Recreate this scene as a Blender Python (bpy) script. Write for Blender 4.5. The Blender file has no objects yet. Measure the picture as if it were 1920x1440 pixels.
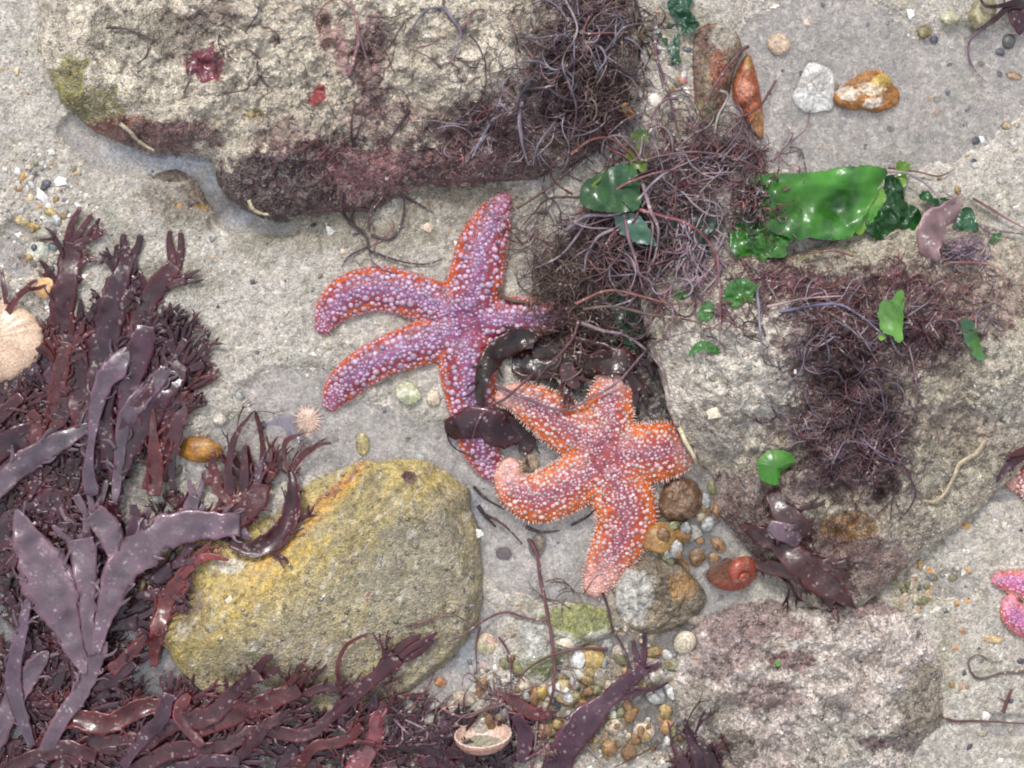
import bpy, math, random
import numpy as np
from mathutils import Vector
from mathutils.bvhtree import BVHTree

random.seed(7); rng = np.random.default_rng(7)
scene = bpy.context.scene
S = 0.6 / 1920.0            # metres per photograph pixel at water level
HC = 1.05                   # camera height above the water

# ------------------------------------------------------------------ camera
cd = bpy.data.cameras.new('camera'); cam = bpy.data.objects.new('camera', cd)
scene.collection.objects.link(cam); scene.camera = cam
cam.location = (0, 0, HC); cam.rotation_euler = (0, 0, 0)
cd.sensor_width = 36; cd.lens = 36 * HC / 0.6
cd.clip_start = 0.01; cd.clip_end = 200

# ------------------------------------------------------------------ light
SUN_EL, SUN_AZ = math.radians(50), math.radians(108)      # light comes from the top left of the picture
w = bpy.data.worlds.new('World'); scene.world = w; w.use_nodes = True
nt = w.node_tree; N = nt.nodes; L = nt.links; N.clear()
sky = N.new('ShaderNodeTexSky'); sky.sky_type = 'NISHITA'; sky.sun_disc = False
sky.sun_elevation = SUN_EL; sky.sun_rotation = math.pi / 2 - SUN_AZ
sky.dust_density = 4; sky.ozone_density = 1.0
hs = N.new('ShaderNodeHueSaturation'); hs.inputs['Saturation'].default_value = 0.40
hs.inputs['Value'].default_value = 1.0
tcw = N.new('ShaderNodeTexCoord'); cl = N.new('ShaderNodeTexNoise')
cl.inputs['Scale'].default_value = 3.2; cl.inputs['Detail'].default_value = 6
clr = N.new('ShaderNodeValToRGB'); clr.color_ramp.elements[0].position = 0.36; clr.color_ramp.elements[1].position = 0.62
mixw = N.new('ShaderNodeMix'); mixw.data_type = 'RGBA'
mixw.inputs['B'].default_value = (6.3, 6.55, 7.35, 1)      # bright overcast cloud
bg = N.new('ShaderNodeBackground'); bg.inputs['Strength'].default_value = 0.10
ow = N.new('ShaderNodeOutputWorld')
L.new(tcw.outputs['Generated'], cl.inputs['Vector']); L.new(cl.outputs['Fac'], clr.inputs['Fac'])
L.new(clr.outputs['Color'], mixw.inputs['Factor']); L.new(sky.outputs[0], hs.inputs['Color'])
sx = N.new('ShaderNodeSeparateXYZ'); L.new(tcw.outputs['Generated'], sx.inputs[0])
mrz = N.new('ShaderNodeMapRange'); L.new(sx.outputs['Z'], mrz.inputs[0]); mrz.inputs['From Min'].default_value = 0; mrz.inputs['From Max'].default_value = 1
mrz.inputs['To Min'].default_value = 0.50; mrz.inputs['To Max'].default_value = 1.75
scw = N.new('ShaderNodeVectorMath'); scw.operation = 'SCALE'; L.new(mrz.outputs[0], scw.inputs['Scale'])
L.new(hs.outputs[0], mixw.inputs['A']); L.new(mixw.outputs['Result'], scw.inputs[0]); L.new(scw.outputs[0], bg.inputs['Color'])
L.new(bg.outputs[0], ow.inputs[0])
sd = bpy.data.lights.new('sun', 'SUN'); sd.energy = 1.5; sd.angle = math.radians(11); sd.color = (1, 0.97, 0.93)
so = bpy.data.objects.new('sun', sd); scene.collection.objects.link(so)
dirv = Vector((math.cos(SUN_EL) * math.cos(SUN_AZ), math.cos(SUN_EL) * math.sin(SUN_AZ), math.sin(SUN_EL)))
so.rotation_euler = dirv.to_track_quat('Z', 'Y').to_euler()
scene.view_settings.view_transform = 'Standard'; scene.view_settings.look = 'None'
scene.view_settings.exposure = 0.56; scene.view_settings.gamma = 1
scene.render.resolution_x = 1024; scene.render.resolution_y = 768
scene.cycles.filter_width = 2.0; scene.cycles.max_bounces = 6; scene.cycles.transparent_max_bounces = 12

# ------------------------------------------------------------------ helpers
def W(p):
    """traced point (u, v, height) in pixels -> metres"""
    p = np.asarray(p, float); z = p[..., 2] * S; k = (HC - z) / HC
    return np.stack([(p[..., 0] - 960) * S * k, (720 - p[..., 1]) * S * k, z], -1)

def _h(ix, iy, iz, seed):
    n = (ix * 374761393 + iy * 668265263 + iz * 2147483647 + seed * 974634777) & 0xffffffff
    n = ((n ^ (n >> 13)) * 1274126177) & 0xffffffff
    return ((n ^ (n >> 16)) & 0xffff) / 65535.0
def noise(x, y, z=0.0, seed=0):
    x = np.asarray(x, float); y = np.asarray(y, float); z = np.broadcast_to(np.asarray(z, float), x.shape)
    xi = np.floor(x).astype(np.int64); yi = np.floor(y).astype(np.int64); zi = np.floor(z).astype(np.int64)
    fx = x - xi; fy = y - yi; fz = z - zi
    fx = fx * fx * (3 - 2 * fx); fy = fy * fy * (3 - 2 * fy); fz = fz * fz * (3 - 2 * fz)
    r = 0
    for a in (0, 1):
        for b in (0, 1):
            for c in (0, 1):
                r = r + _h(xi + a, yi + b, zi + c, seed) * (fx if a else 1 - fx) * (fy if b else 1 - fy) * (fz if c else 1 - fz)
    return r * 2 - 1
def fbm(x, y, sc, oc=4, z=0.0, seed=0, gain=0.5):
    r = 0; a = 1.0; t = 0; f = 1.0 / sc
    for i in range(oc):
        r = r + a * noise(np.asarray(x) * f + 17.3 * i, np.asarray(y) * f - 9.1 * i, np.asarray(z) * f, seed + i)
        t += a; a *= gain; f *= 2.03
    return r / t
def sstep(a, b, x):
    t = np.clip((x - a) / (b - a), 0, 1); return t * t * (3 - 2 * t)
def lerp(a, b, t):
    return a + (b - a) * t
def catmull(P, n, closed=False):
    P = np.asarray(P, float); m = len(P)
    if closed:
        t = np.linspace(0, m, n, endpoint=False); i = np.floor(t).astype(int); f = (t - i)[:, None]
        p0, p1, p2, p3 = P[(i - 1) % m], P[i % m], P[(i + 1) % m], P[(i + 2) % m]
    else:
        t = np.linspace(0, m - 1, n); i = np.minimum(np.floor(t).astype(int), m - 2); f = (t - i)[:, None]
        p0, p1, p2, p3 = P[np.maximum(i - 1, 0)], P[i], P[i + 1], P[np.minimum(i + 2, m - 1)]
    return 0.5 * (2 * p1 + (p2 - p0) * f + (2 * p0 - 5 * p1 + 4 * p2 - p3) * f ** 2 + (3 * p1 - p0 - 3 * p2 + p3) * f ** 3)

class MB:
    """collects shapes given in traced pixels; build() links them as ONE mesh object"""
    def __init__(s): s.v = []; s.q = []; s.t = []; s.c = []; s.n = 0
    def add(s, v, q=None, t=None, c=(1, 1, 1)):
        v = np.asarray(v, float).reshape(-1, 3); c = np.asarray(c, float)
        if c.ndim == 1: c = np.broadcast_to(c, (len(v), 3))
        if q is not None and len(q): s.q.append(np.asarray(q, np.int64) + s.n)
        if t is not None and len(t): s.t.append(np.asarray(t, np.int64) + s.n)
        s.v.append(v); s.c.append(c); s.n += len(v)
    def world(s): return W(np.concatenate(s.v))
    def build(s, name, mat, parent=None, loc=None, smooth=True, raw=False):
        v = np.concatenate(s.v) if raw else s.world()
        if parent is not None: o_ = np.array(parent.location)
        elif loc is not None: o_ = np.array(loc)
        else: o_ = np.array([(v[:, 0].min() + v[:, 0].max()) / 2, (v[:, 1].min() + v[:, 1].max()) / 2, v[:, 2].min()])
        v = v - o_
        me = bpy.data.meshes.new(name)
        q = np.concatenate(s.q) if s.q else np.zeros((0, 4), np.int64)
        t = np.concatenate(s.t) if s.t else np.zeros((0, 3), np.int64)
        nf = len(q) + len(t)
        me.vertices.add(len(v)); me.vertices.foreach_set('co', v.astype(np.float32).ravel())
        me.loops.add(len(q) * 4 + len(t) * 3)
        me.loops.foreach_set('vertex_index', np.concatenate([q.ravel(), t.ravel()]).astype(np.int32))
        me.polygons.add(nf)
        st = np.concatenate([np.arange(len(q)) * 4, len(q) * 4 + np.arange(len(t)) * 3]).astype(np.int32)
        me.polygons.foreach_set('loop_start', st)
        me.update(calc_edges=True); me.validate()
        me.polygons.foreach_set('use_smooth', np.full(len(me.polygons), smooth, dtype=bool))
        at = me.color_attributes.new('col', 'FLOAT_COLOR', 'POINT')
        c = np.concatenate(s.c); at.data.foreach_set('color', np.c_[np.clip(c, 0, 1), np.ones(len(c))].astype(np.float32).ravel())
        me.materials.append(mat)
        o = bpy.data.objects.new(name, me); scene.collection.objects.link(o)
        if parent is not None: o.parent = parent
        else: o.location = o_
        return o
def tag(o, label=None, cat=None, group=None, kind=None):
    if label: o['label'] = label
    if cat: o['category'] = cat
    if group: o['group'] = group
    if kind: o['kind'] = kind
    return o
def thing(name, u, v, z, label, cat, group=None):
    o = bpy.data.objects.new(name, None); o.empty_display_size = 0.01
    o.location = W((u, v, z)).tolist(); scene.collection.objects.link(o)
    return tag(o, label, cat, group)

# ------------------------------------------------------------------ materials
def newmat(name):
    m = bpy.data.materials.new(name); m.use_nodes = True; t = m.node_tree
    b = t.nodes['Principled BSDF']; return m, t, t.nodes, t.links, b
def nd(t, typ, **k):
    n = t.nodes.new(typ)
    for a, b in k.items():
        if a in n.inputs.keys(): n.inputs[a].default_value = b
        else: setattr(n, a, b)
    return n
def mapr(t, src, a, b, c, d):
    n = t.nodes.new('ShaderNodeMapRange'); t.links.new(src, n.inputs[0])
    for i, x in enumerate((a, b, c, d)): n.inputs[i + 1].default_value = x
    return n.outputs[0]
def math_(t, op, a, b):
    n = t.nodes.new('ShaderNodeMath'); n.operation = op
    for i, x in enumerate((a, b)):
        if isinstance(x, (int, float)): n.inputs[i].default_value = x
        else: t.links.new(x, n.inputs[i])
    return n.outputs[0]
def bumpit(t, b, h, dist, strength, prev=None):
    n = t.nodes.new('ShaderNodeBump'); n.inputs['Distance'].default_value = dist; n.inputs['Strength'].default_value = strength
    t.links.new(h, n.inputs['Height'])
    if prev is not None: t.links.new(prev, n.inputs['Normal'])
    t.links.new(n.outputs[0], b.inputs['Normal']); return n.outputs[0]

def mat_grain(name, cell=900, lo=0.45, hi=1.55, bump=0.0005, rough=(0.25, 0.7), tint=0.5, spec=0.6, dust=None):
    """sand-encrusted surface: vertex pigment broken up by mineral grains of different tone"""
    m, t, n, l, b = newmat(name)
    tc = nd(t, 'ShaderNodeTexCoord'); att = nd(t, 'ShaderNodeAttribute', attribute_name='col')
    v1 = nd(t, 'ShaderNodeTexVoronoi', Scale=cell); l.new(tc.outputs['Object'], v1.inputs['Vector'])
    v2 = nd(t, 'ShaderNodeTexVoronoi', Scale=cell * 0.43); l.new(tc.outputs['Object'], v2.inputs['Vector'])
    nz = nd(t, 'ShaderNodeTexNoise', Scale=cell * 0.12, Detail=6.0, Roughness=0.65); l.new(tc.outputs['Object'], nz.inputs['Vector'])
    sep = nd(t, 'ShaderNodeSeparateColor'); l.new(v1.outputs['Color'], sep.inputs[0])
    sep2 = nd(t, 'ShaderNodeSeparateColor'); l.new(v2.outputs['Color'], sep2.inputs[0])
    f = math_(t, 'MULTIPLY', mapr(t, sep.outputs[0], 0, 1, lo, hi), mapr(t, sep2.outputs[1], 0, 1, 0.75, 1.25))
    f = math_(t, 'MULTIPLY', f, mapr(t, nz.outputs[0], 0.3, 0.7, 0.72, 1.25))
    mul = nd(t, 'ShaderNodeVectorMath', operation='SCALE'); l.new(att.outputs['Color'], mul.inputs[0]); l.new(f, mul.inputs['Scale'])
    # mineral colours: a share of the grains goes quartz white, ochre, slate
    rp = nd(t, 'ShaderNodeValToRGB'); rp.color_ramp.interpolation = 'CONSTANT'
    e = rp.color_ramp.elements; cols = [(0, (.10, .10, .12)), (.16, (.42, .38, .33)), (.42, (.62, .60, .58)), (.60, (.40, .27, .14)), (.70, (.30, .30, .27)), (.86, (.78, .76, .74)), (.96, (.5, .2, .12))]
    e[0].position = 0; e[0].color = (*cols[0][1], 1); e[1].position = cols[1][0]; e[1].color = (*cols[1][1], 1)
    for p, c in cols[2:]:
        x = e.new(p); x.color = (*c, 1)
    l.new(sep.outputs[2], rp.inputs[0])
    mx = nd(t, 'ShaderNodeMix', data_type='RGBA'); l.new(mul.outputs[0], mx.inputs['A']); l.new(rp.outputs[0], mx.inputs['B'])
    l.new(mapr(t, sep2.outputs[0], 0.35, 0.9, 0.0, tint), mx.inputs['Factor'])
    l.new(mx.outputs['Result'], b.inputs['Base Color'])
    l.new(mapr(t, sep.outputs[1], 0, 1, *rough), b.inputs['Roughness'])
    b.inputs['Specular IOR Level'].default_value = spec
    h = math_(t, 'ADD', math_(t, 'MULTIPLY', v1.outputs['Distance'], -1.0), math_(t, 'MULTIPLY', sep.outputs[1], 0.9))
    n3 = nd(t, 'ShaderNodeTexNoise', Scale=cell * 0.38, Detail=4.0, Roughness=0.6); l.new(tc.outputs['Object'], n3.inputs['Vector'])
    h = math_(t, 'ADD', h, math_(t, 'ADD', math_(t, 'MULTIPLY', nz.outputs[0], 3.5), math_(t, 'MULTIPLY', n3.outputs[0], 2.0)))
    bumpit(t, b, h, bump, 0.9)
    return m
def mat_stone(name, bump=0.0007, rough=0.30, spec=0.6, var=0.6, cell=350):
    """wet pebble: mottled pigment, fine pits, wet sheen"""
    m, t, n, l, b = newmat(name)
    tc = nd(t, 'ShaderNodeTexCoord'); att = nd(t, 'ShaderNodeAttribute', attribute_name='col')
    nz = nd(t, 'ShaderNodeTexNoise', Scale=cell * .5, Detail=7.0, Roughness=0.7); l.new(tc.outputs['Object'], nz.inputs['Vector'])
    n2 = nd(t, 'ShaderNodeTexNoise', Scale=cell * 2.2, Detail=3.0); l.new(tc.outputs['Object'], n2.inputs['Vector'])
    f = math_(t, 'MULTIPLY', mapr(t, nz.outputs[0], .3, .7, 1 - var, 1 + var), mapr(t, n2.outputs[0], .35, .65, .75, 1.3))
    mul = nd(t, 'ShaderNodeVectorMath', operation='SCALE'); l.new(att.outputs['Color'], mul.inputs[0]); l.new(f, mul.inputs['Scale'])
    l.new(mul.outputs[0], b.inputs['Base Color']); b.inputs['Specular IOR Level'].default_value = spec
    l.new(mapr(t, n2.outputs[0], .3, .7, rough * .6, rough * 1.8), b.inputs['Roughness'])
    bumpit(t, b, math_(t, 'ADD', nz.outputs[0], math_(t, 'MULTIPLY', n2.outputs[0], .4)), bump, 0.8)
    return m
def mat_weed(name, ior=1.7, rough=0.13, bump=0.0008, trans=0.25, dust=0.6, bs=90.0):
    """thin wet seaweed blade: dark pigment, red light through it, wet sheen, stuck sand"""
    m, t, n, l, b = newmat(name)
    tc = nd(t, 'ShaderNodeTexCoord'); att = nd(t, 'ShaderNodeAttribute', attribute_name='col')
    nz = nd(t, 'ShaderNodeTexNoise', Scale=bs, Detail=4.0, Roughness=.45); l.new(tc.outputs['Object'], nz.inputs['Vector'])
    n2 = nd(t, 'ShaderNodeTexNoise', Scale=520.0, Detail=3.0); l.new(tc.outputs['Object'], n2.inputs['Vector'])
    v = nd(t, 'ShaderNodeTexVoronoi', Scale=700.0); l.new(tc.outputs['Object'], v.inputs['Vector'])
    sp = nd(t, 'ShaderNodeSeparateColor'); l.new(v.outputs['Color'], sp.inputs[0])
    mul = nd(t, 'ShaderNodeVectorMath', operation='SCALE'); l.new(att.outputs['Color'], mul.inputs[0])
    l.new(mapr(t, nz.outputs[0], .3, .7, .6, 1.5), mul.inputs['Scale'])
    d = math_(t, 'MULTIPLY', mapr(t, sp.outputs[0], .9, .93, 0, 1), mapr(t, nz.outputs[0], .48, .62, 0, dust))
    mx = nd(t, 'ShaderNodeMix', data_type='RGBA'); l.new(d, mx.inputs['Factor']); l.new(mul.outputs[0], mx.inputs['A'])
    mx.inputs['B'].default_value = (.42, .37, .32, 1)
    l.new(mx.outputs['Result'], b.inputs['Base Color']); b.inputs['IOR'].default_value = ior
    l.new(mapr(t, n2.outputs[0], .35, .7, rough * .6, rough * 2.4), b.inputs['Roughness'])
    bumpit(t, b, math_(t, 'ADD', nz.outputs[0], math_(t, 'MULTIPLY', n2.outputs[0], .16)), bump, 0.8)
    if trans:
        tr = nd(t, 'ShaderNodeBsdfTranslucent'); mt = nd(t, 'ShaderNodeMixShader', Fac=trans)
        sc = nd(t, 'ShaderNodeVectorMath', operation='SCALE'); sc.inputs['Scale'].default_value = 3.2
        l.new(mul.outputs[0], sc.inputs[0]); l.new(sc.outputs[0], tr.inputs['Color'])
        l.new(b.outputs[0], mt.inputs[1]); l.new(tr.outputs[0], mt.inputs[2]); l.new(mt.outputs[0], n['Material Output'].inputs[0])
    return m
def mat_skin(name, rough=0.3, scale=900, bump=0.0004, ior=1.5):
    m, t, n, l, b = newmat(name)
    tc = nd(t, 'ShaderNodeTexCoord'); att = nd(t, 'ShaderNodeAttribute', attribute_name='col')
    v = nd(t, 'ShaderNodeTexVoronoi', Scale=scale); l.new(tc.outputs['Object'], v.inputs['Vector'])
    nz = nd(t, 'ShaderNodeTexNoise', Scale=scale * .3, Detail=4.0); l.new(tc.outputs['Object'], nz.inputs['Vector'])
    mul = nd(t, 'ShaderNodeVectorMath', operation='SCALE'); l.new(att.outputs['Color'], mul.inputs[0])
    l.new(math_(t, 'MULTIPLY', mapr(t, v.outputs['Distance'], 0, .7, 1.25, .7), mapr(t, nz.outputs[0], .3, .7, .7, 1.3)), mul.inputs['Scale'])
    l.new(mul.outputs[0], b.inputs['Base Color']); b.inputs['Roughness'].default_value = rough; b.inputs['IOR'].default_value = ior
    b.inputs['Subsurface Weight'].default_value = 0.0
    bumpit(t, b, math_(t, 'SUBTRACT', nz.outputs[0], v.outputs['Distance']), bump, 0.7)
    return m
M_SAND = mat_grain('sand', cell=950, lo=.68, hi=1.28, bump=0.0004, tint=0.34, rough=(.35, .7))
M_ROCK = mat_grain('encrusted_rock', cell=800, lo=.64, hi=1.32, bump=0.0013, tint=0.22, rough=(.2, .6), spec=.8)
M_ROCK2 = mat_grain('smooth_rock', cell=900, lo=.68, hi=1.3, bump=0.0006, tint=0.15, rough=(.18, .5))
M_GRAIN = mat_stone('grains', bump=0.0001, rough=.3, var=.25)
M_STONE = mat_stone('wet_stone')
M_SHELL = mat_stone('shell', bump=0.00025, rough=.25, var=.15)
M_WEED = mat_weed('dulse', ior=1.62, rough=.2, bump=.0006, trans=.26); M_WEEDW = mat_weed('wet_dulse', ior=1.75, rough=.22, bump=.0004, trans=.10); M_THREAD = mat_weed('threads', ior=1.45, rough=.4, bump=.0004, trans=0, dust=1.6)
M_DARK = mat_weed('dark_weed', ior=1.45, rough=.14, bump=.0016, trans=0, dust=.5)
M_GREEN = mat_weed('sea_lettuce', ior=1.6, rough=.2, bump=.0006, trans=.24, dust=.1, bs=42.)
M_SKIN = mat_skin('starfish_skin'); M_TUB = mat_skin('starfish_tubercles', rough=.35, scale=600, bump=.0001)
m, t, n, l, b = newmat('water')
tr = nd(t, 'ShaderNodeBsdfTransparent', Color=(.98, .985, 1, 1)); gl = nd(t, 'ShaderNodeBsdfGlossy', Roughness=.02, Color=(1, 1, 1, 1))
tc = nd(t, 'ShaderNodeTexCoord'); nz = nd(t, 'ShaderNodeTexNoise', Scale=22.0, Detail=2.0); l.new(tc.outputs['Object'], nz.inputs['Vector'])
bp = nd(t, 'ShaderNodeBump', Distance=.0006, Strength=.5); l.new(nz.outputs[0], bp.inputs['Height']); l.new(bp.outputs[0], gl.inputs['Normal'])
fr = nd(t, 'ShaderNodeFresnel', IOR=1.56); l.new(bp.outputs[0], fr.inputs['Normal'])
df = nd(t, 'ShaderNodeBsdfDiffuse', Color=(.50, .50, .54, 1)); m1 = nd(t, 'ShaderNodeMixShader', Fac=.06)
m2 = nd(t, 'ShaderNodeMixShader'); l.new(tr.outputs[0], m1.inputs[1]); l.new(df.outputs[0], m1.inputs[2])
l.new(fr.outputs[0], m2.inputs[0]); l.new(m1.outputs[0], m2.inputs[1]); l.new(gl.outputs[0], m2.inputs[2]); l.new(m2.outputs[0], n['Material Output'].inputs[0])
M_WATER = m

# ------------------------------------------------------------------ ground heights (pixels above water)
POOLS = [  # u, v, ru, rv, depth
    (1640, 190, 300, 150, 16), (1500, 250, 130, 90, 12), (1850, 130, 150, 90, 12), (1440, 120, 90, 130, 10),
    (1000, 1020, 130, 110, 26), (1070, 1060, 90, 90, 20), (900, 900, 60, 60, 20), (890, 960, 45, 90, 22), (880, 1190, 60, 90, 16),
    (840, 1260, 60, 60, 14), (1150, 1215, 70, 40, 8), (1330, 1060, 70, 110, 16), (1290, 960, 60, 80, 14),
    (1000, 850, 70, 60, 18), (620, 820, 200, 90, 11), (460, 860, 130, 80, 12), (760, 840, 110, 60, 10), (560, 740, 120, 60, 8),
    (170, 250, 60, 50, 14), (240, 290, 90, 42, 18), (340, 306, 90, 34, 20), (400, 350, 40, 50, 20), (450, 405, 50, 36, 20), (515, 425, 55, 22, 18),
    (60, 850, 170, 300, 14), (150, 1250, 260, 260, 14), (30, 470, 60, 60, 6), (1880, 900, 70, 40, 16), (1270, 1210, 50, 50, 14),
    (1390, 1240, 60, 60, 8), (1250, 1350, 80, 70, 8), (950, 900, 70, 60, 20), (1560, 60, 160, 80, 8), (1780, 1100, 60, 30, 6), (1890, 1360, 50, 25, 9), (1010, 640, 60, 40, 10)]
def ground_h(u, v):
    u = np.asarray(u, float); v = np.asarray(v, float)
    h = 10 + 6 * fbm(u, v, 260, 3, seed=3) + 8.0 * fbm(u, v, 60, 4, seed=9) + 2.4 * fbm(u, v, 9, 3, seed=12, gain=.7)
    for a, b_, ru, rv, d in POOLS:
        r = np.sqrt(((u - a) / ru) ** 2 + ((v - b_) / rv) ** 2)
        r = r + .12 * noise(u / 35, v / 35, 0, 31)
        h = lerp(h, np.minimum(h, -d * .45 + 3.2 * fbm(u, v, 45, 3, seed=5) + 1.2 * noise(u / 7, v / 7, 0, 77)), sstep(1.12, .72, r))
    h += 14 * np.exp(-(((u - 1880) / 170) ** 2 + ((v - 420) / 140) ** 2))       # dry bank at the right
    h += 10 * np.exp(-(((u - 300) / 170) ** 2 + ((v - 600) / 60) ** 2)) * 0 + 6 * np.exp(-(((u - 560) / 240) ** 2 + ((v - 500) / 90) ** 2))
    return h
BL = [(1085, 705, 120, 60, (.014, .010, .010), 1.3), (1215, 765, 46, 56, (.012, .009, .008), 1.4), (975, 815, 44, 50, (.03, .02, .017), 1.2),(240, 285, 70, 22, (.30, .33, .38), .8), (340, 306, 80, 22, (.42, .46, .52), 1.), (400, 350, 26, 44, (.42, .46, .52), 1.), (450, 405, 44, 24, (.42, .46, .52), 1.), (515, 425, 40, 14, (.33, .36, .41), .9), (890, 960, 26, 70, (.33, .35, .39), .8), (870, 1210, 40, 70, (.31, .33, .36), .8),(1215, 690, 50, 130, (.012, .009, .008), 1.4), (1190, 600, 60, 90, (.015, .010, .009), 1.3), (1140, 480, 95, 170, (.05, .034, .03), 1.3), (1225, 780, 40, 40, (.012, .009, .008), 1.3), (200, 800, 170, 220, (.03, .02, .018), 1.0), (430, 1420, 420, 80, (.03, .02, .018), .95), (140, 1250, 170, 220, (.03, .02, .018), .95),  # sand stains, plus painted shade of hollows and painted blue-grey sky reflection: u, v, ru, rv, colour, strength
    (640, 430, 280, 70, (.17, .15, .095), .75), (360, 380, 120, 60, (.13, .10, .07), .85), (880, 370, 160, 50, (.13, .11, .07), .8), (320, 520, 120, 50, (.19, .17, .11), .6),
    (1000, 460, 80, 90, (.17, .14, .10), .7), (1280, 60, 70, 70, (.22, .20, .13), .6), (1300, 230, 100, 50, (.15, .11, .08), .7), (1730, 400, 150, 50, (.24, .21, .13), .6),
    (1130, 1180, 230, 90, (.20, .16, .10), .8), (1290, 980, 80, 110, (.12, .085, .055), .9), (1130, 1330, 250, 130, (.17, .14, .09), .95), (1230, 1080, 130, 130, (.20, .165, .115), .7), (1700, 1110, 90, 50, (.27, .24, .16), .7),
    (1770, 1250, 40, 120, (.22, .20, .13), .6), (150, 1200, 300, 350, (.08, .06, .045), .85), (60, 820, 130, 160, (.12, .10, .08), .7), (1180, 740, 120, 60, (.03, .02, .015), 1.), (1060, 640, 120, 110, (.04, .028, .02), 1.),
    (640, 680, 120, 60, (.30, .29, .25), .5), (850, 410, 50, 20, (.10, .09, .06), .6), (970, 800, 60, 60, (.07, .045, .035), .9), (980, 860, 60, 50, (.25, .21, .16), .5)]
def ground_c(u, v):
    g = .5 + .5 * fbm(u, v, 130, 4, seed=21)
    c = lerp(np.array([.345, .320, .285]), np.array([.46, .43, .40]), g[..., None])
    c = lerp(c, np.array([.25, .24, .17]), (sstep(.1, .6, fbm(u, v, 45, 4, seed=41)) * .55)[..., None])
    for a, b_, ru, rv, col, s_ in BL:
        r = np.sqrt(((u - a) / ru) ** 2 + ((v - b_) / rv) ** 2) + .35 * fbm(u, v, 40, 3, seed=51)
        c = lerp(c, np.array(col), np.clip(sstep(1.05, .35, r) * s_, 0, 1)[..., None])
    sub = sstep(5, -4, ground_h(u, v))[..., None]; dk = sstep(.12, .25, c.mean(-1))[..., None]
    c = lerp(c, c * np.array([1.58, 1.55, 1.56]), sub * dk)
    return c * np.array([1.02, 1.0, .93])
def axis(a, b, st, far):
    mid = np.arange(a, b + .1, st); k = st * 1.0; up = []; x = b
    while x < far: k *= 1.12; x += k; up.append(x)
    dn = []; x = a; k = st
    while x > -far: k *= 1.12; x -= k; dn.append(x)
    return np.array(dn[::-1] + list(mid) + up)
ax = axis(-150, 2070, 3.2, 16000); ay = axis(-130, 1570, 3.2, 16000)
U, V = np.meshgrid(ax, ay); Hh = ground_h(U, V)
nx, ny = len(ax), len(ay); idx = np.arange(nx * ny).reshape(ny, nx)
q = np.stack([idx[1:, :-1], idx[1:, 1:], idx[:-1, 1:], idx[:-1, :-1]], -1).reshape(-1, 4)
mb = MB(); P = np.stack([U, V, Hh], -1).reshape(-1, 3)
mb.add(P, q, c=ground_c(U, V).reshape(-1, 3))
sand = mb.build('sand', M_SAND, loc=(0, 0, 0)); tag(sand, kind='structure')
sand['label'] = 'wet pale grey shell sand around the rocks'
mb = MB(); aw = np.linspace(-16000, 16000, 9); A, B = np.meshgrid(aw, aw); i9 = np.arange(81).reshape(9, 9)
mb.add(np.stack([A, B, A * 0], -1).reshape(-1, 3), np.stack([i9[1:, :-1], i9[1:, 1:], i9[:-1, 1:], i9[:-1, :-1]], -1).reshape(-1, 4))
water = mb.build('water', M_WATER, loc=(0, 0, 0)); tag(water, kind='structure')
water['label'] = 'shallow clear sea water left in the hollows'

# height map of everything solid, for laying weed and grains
HU0, HV0, HST = -300, -300, 3.0
hu = np.arange(HU0, 2240, HST); hv = np.arange(HV0, 1760, HST); HUg, HVg = np.meshgrid(hu, hv)
HM = ground_h(HUg, HVg)
RM = np.zeros(HM.shape, int)           # which rock is on top (0 = sand)
def hm(u, v, A=None):
    A = HM if A is None else A
    x = np.clip((np.asarray(u, float) - HU0) / HST, 0, len(hu) - 2); y = np.clip((np.asarray(v, float) - HV0) / HST, 0, len(hv) - 2)
    i = x.astype(int); j = y.astype(int); fx = x - i; fy = y - j
    return (A[j, i] * (1 - fx) + A[j, i + 1] * fx) * (1 - fy) + (A[j + 1, i] * (1 - fx) + A[j + 1, i + 1] * fx) * fy

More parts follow.
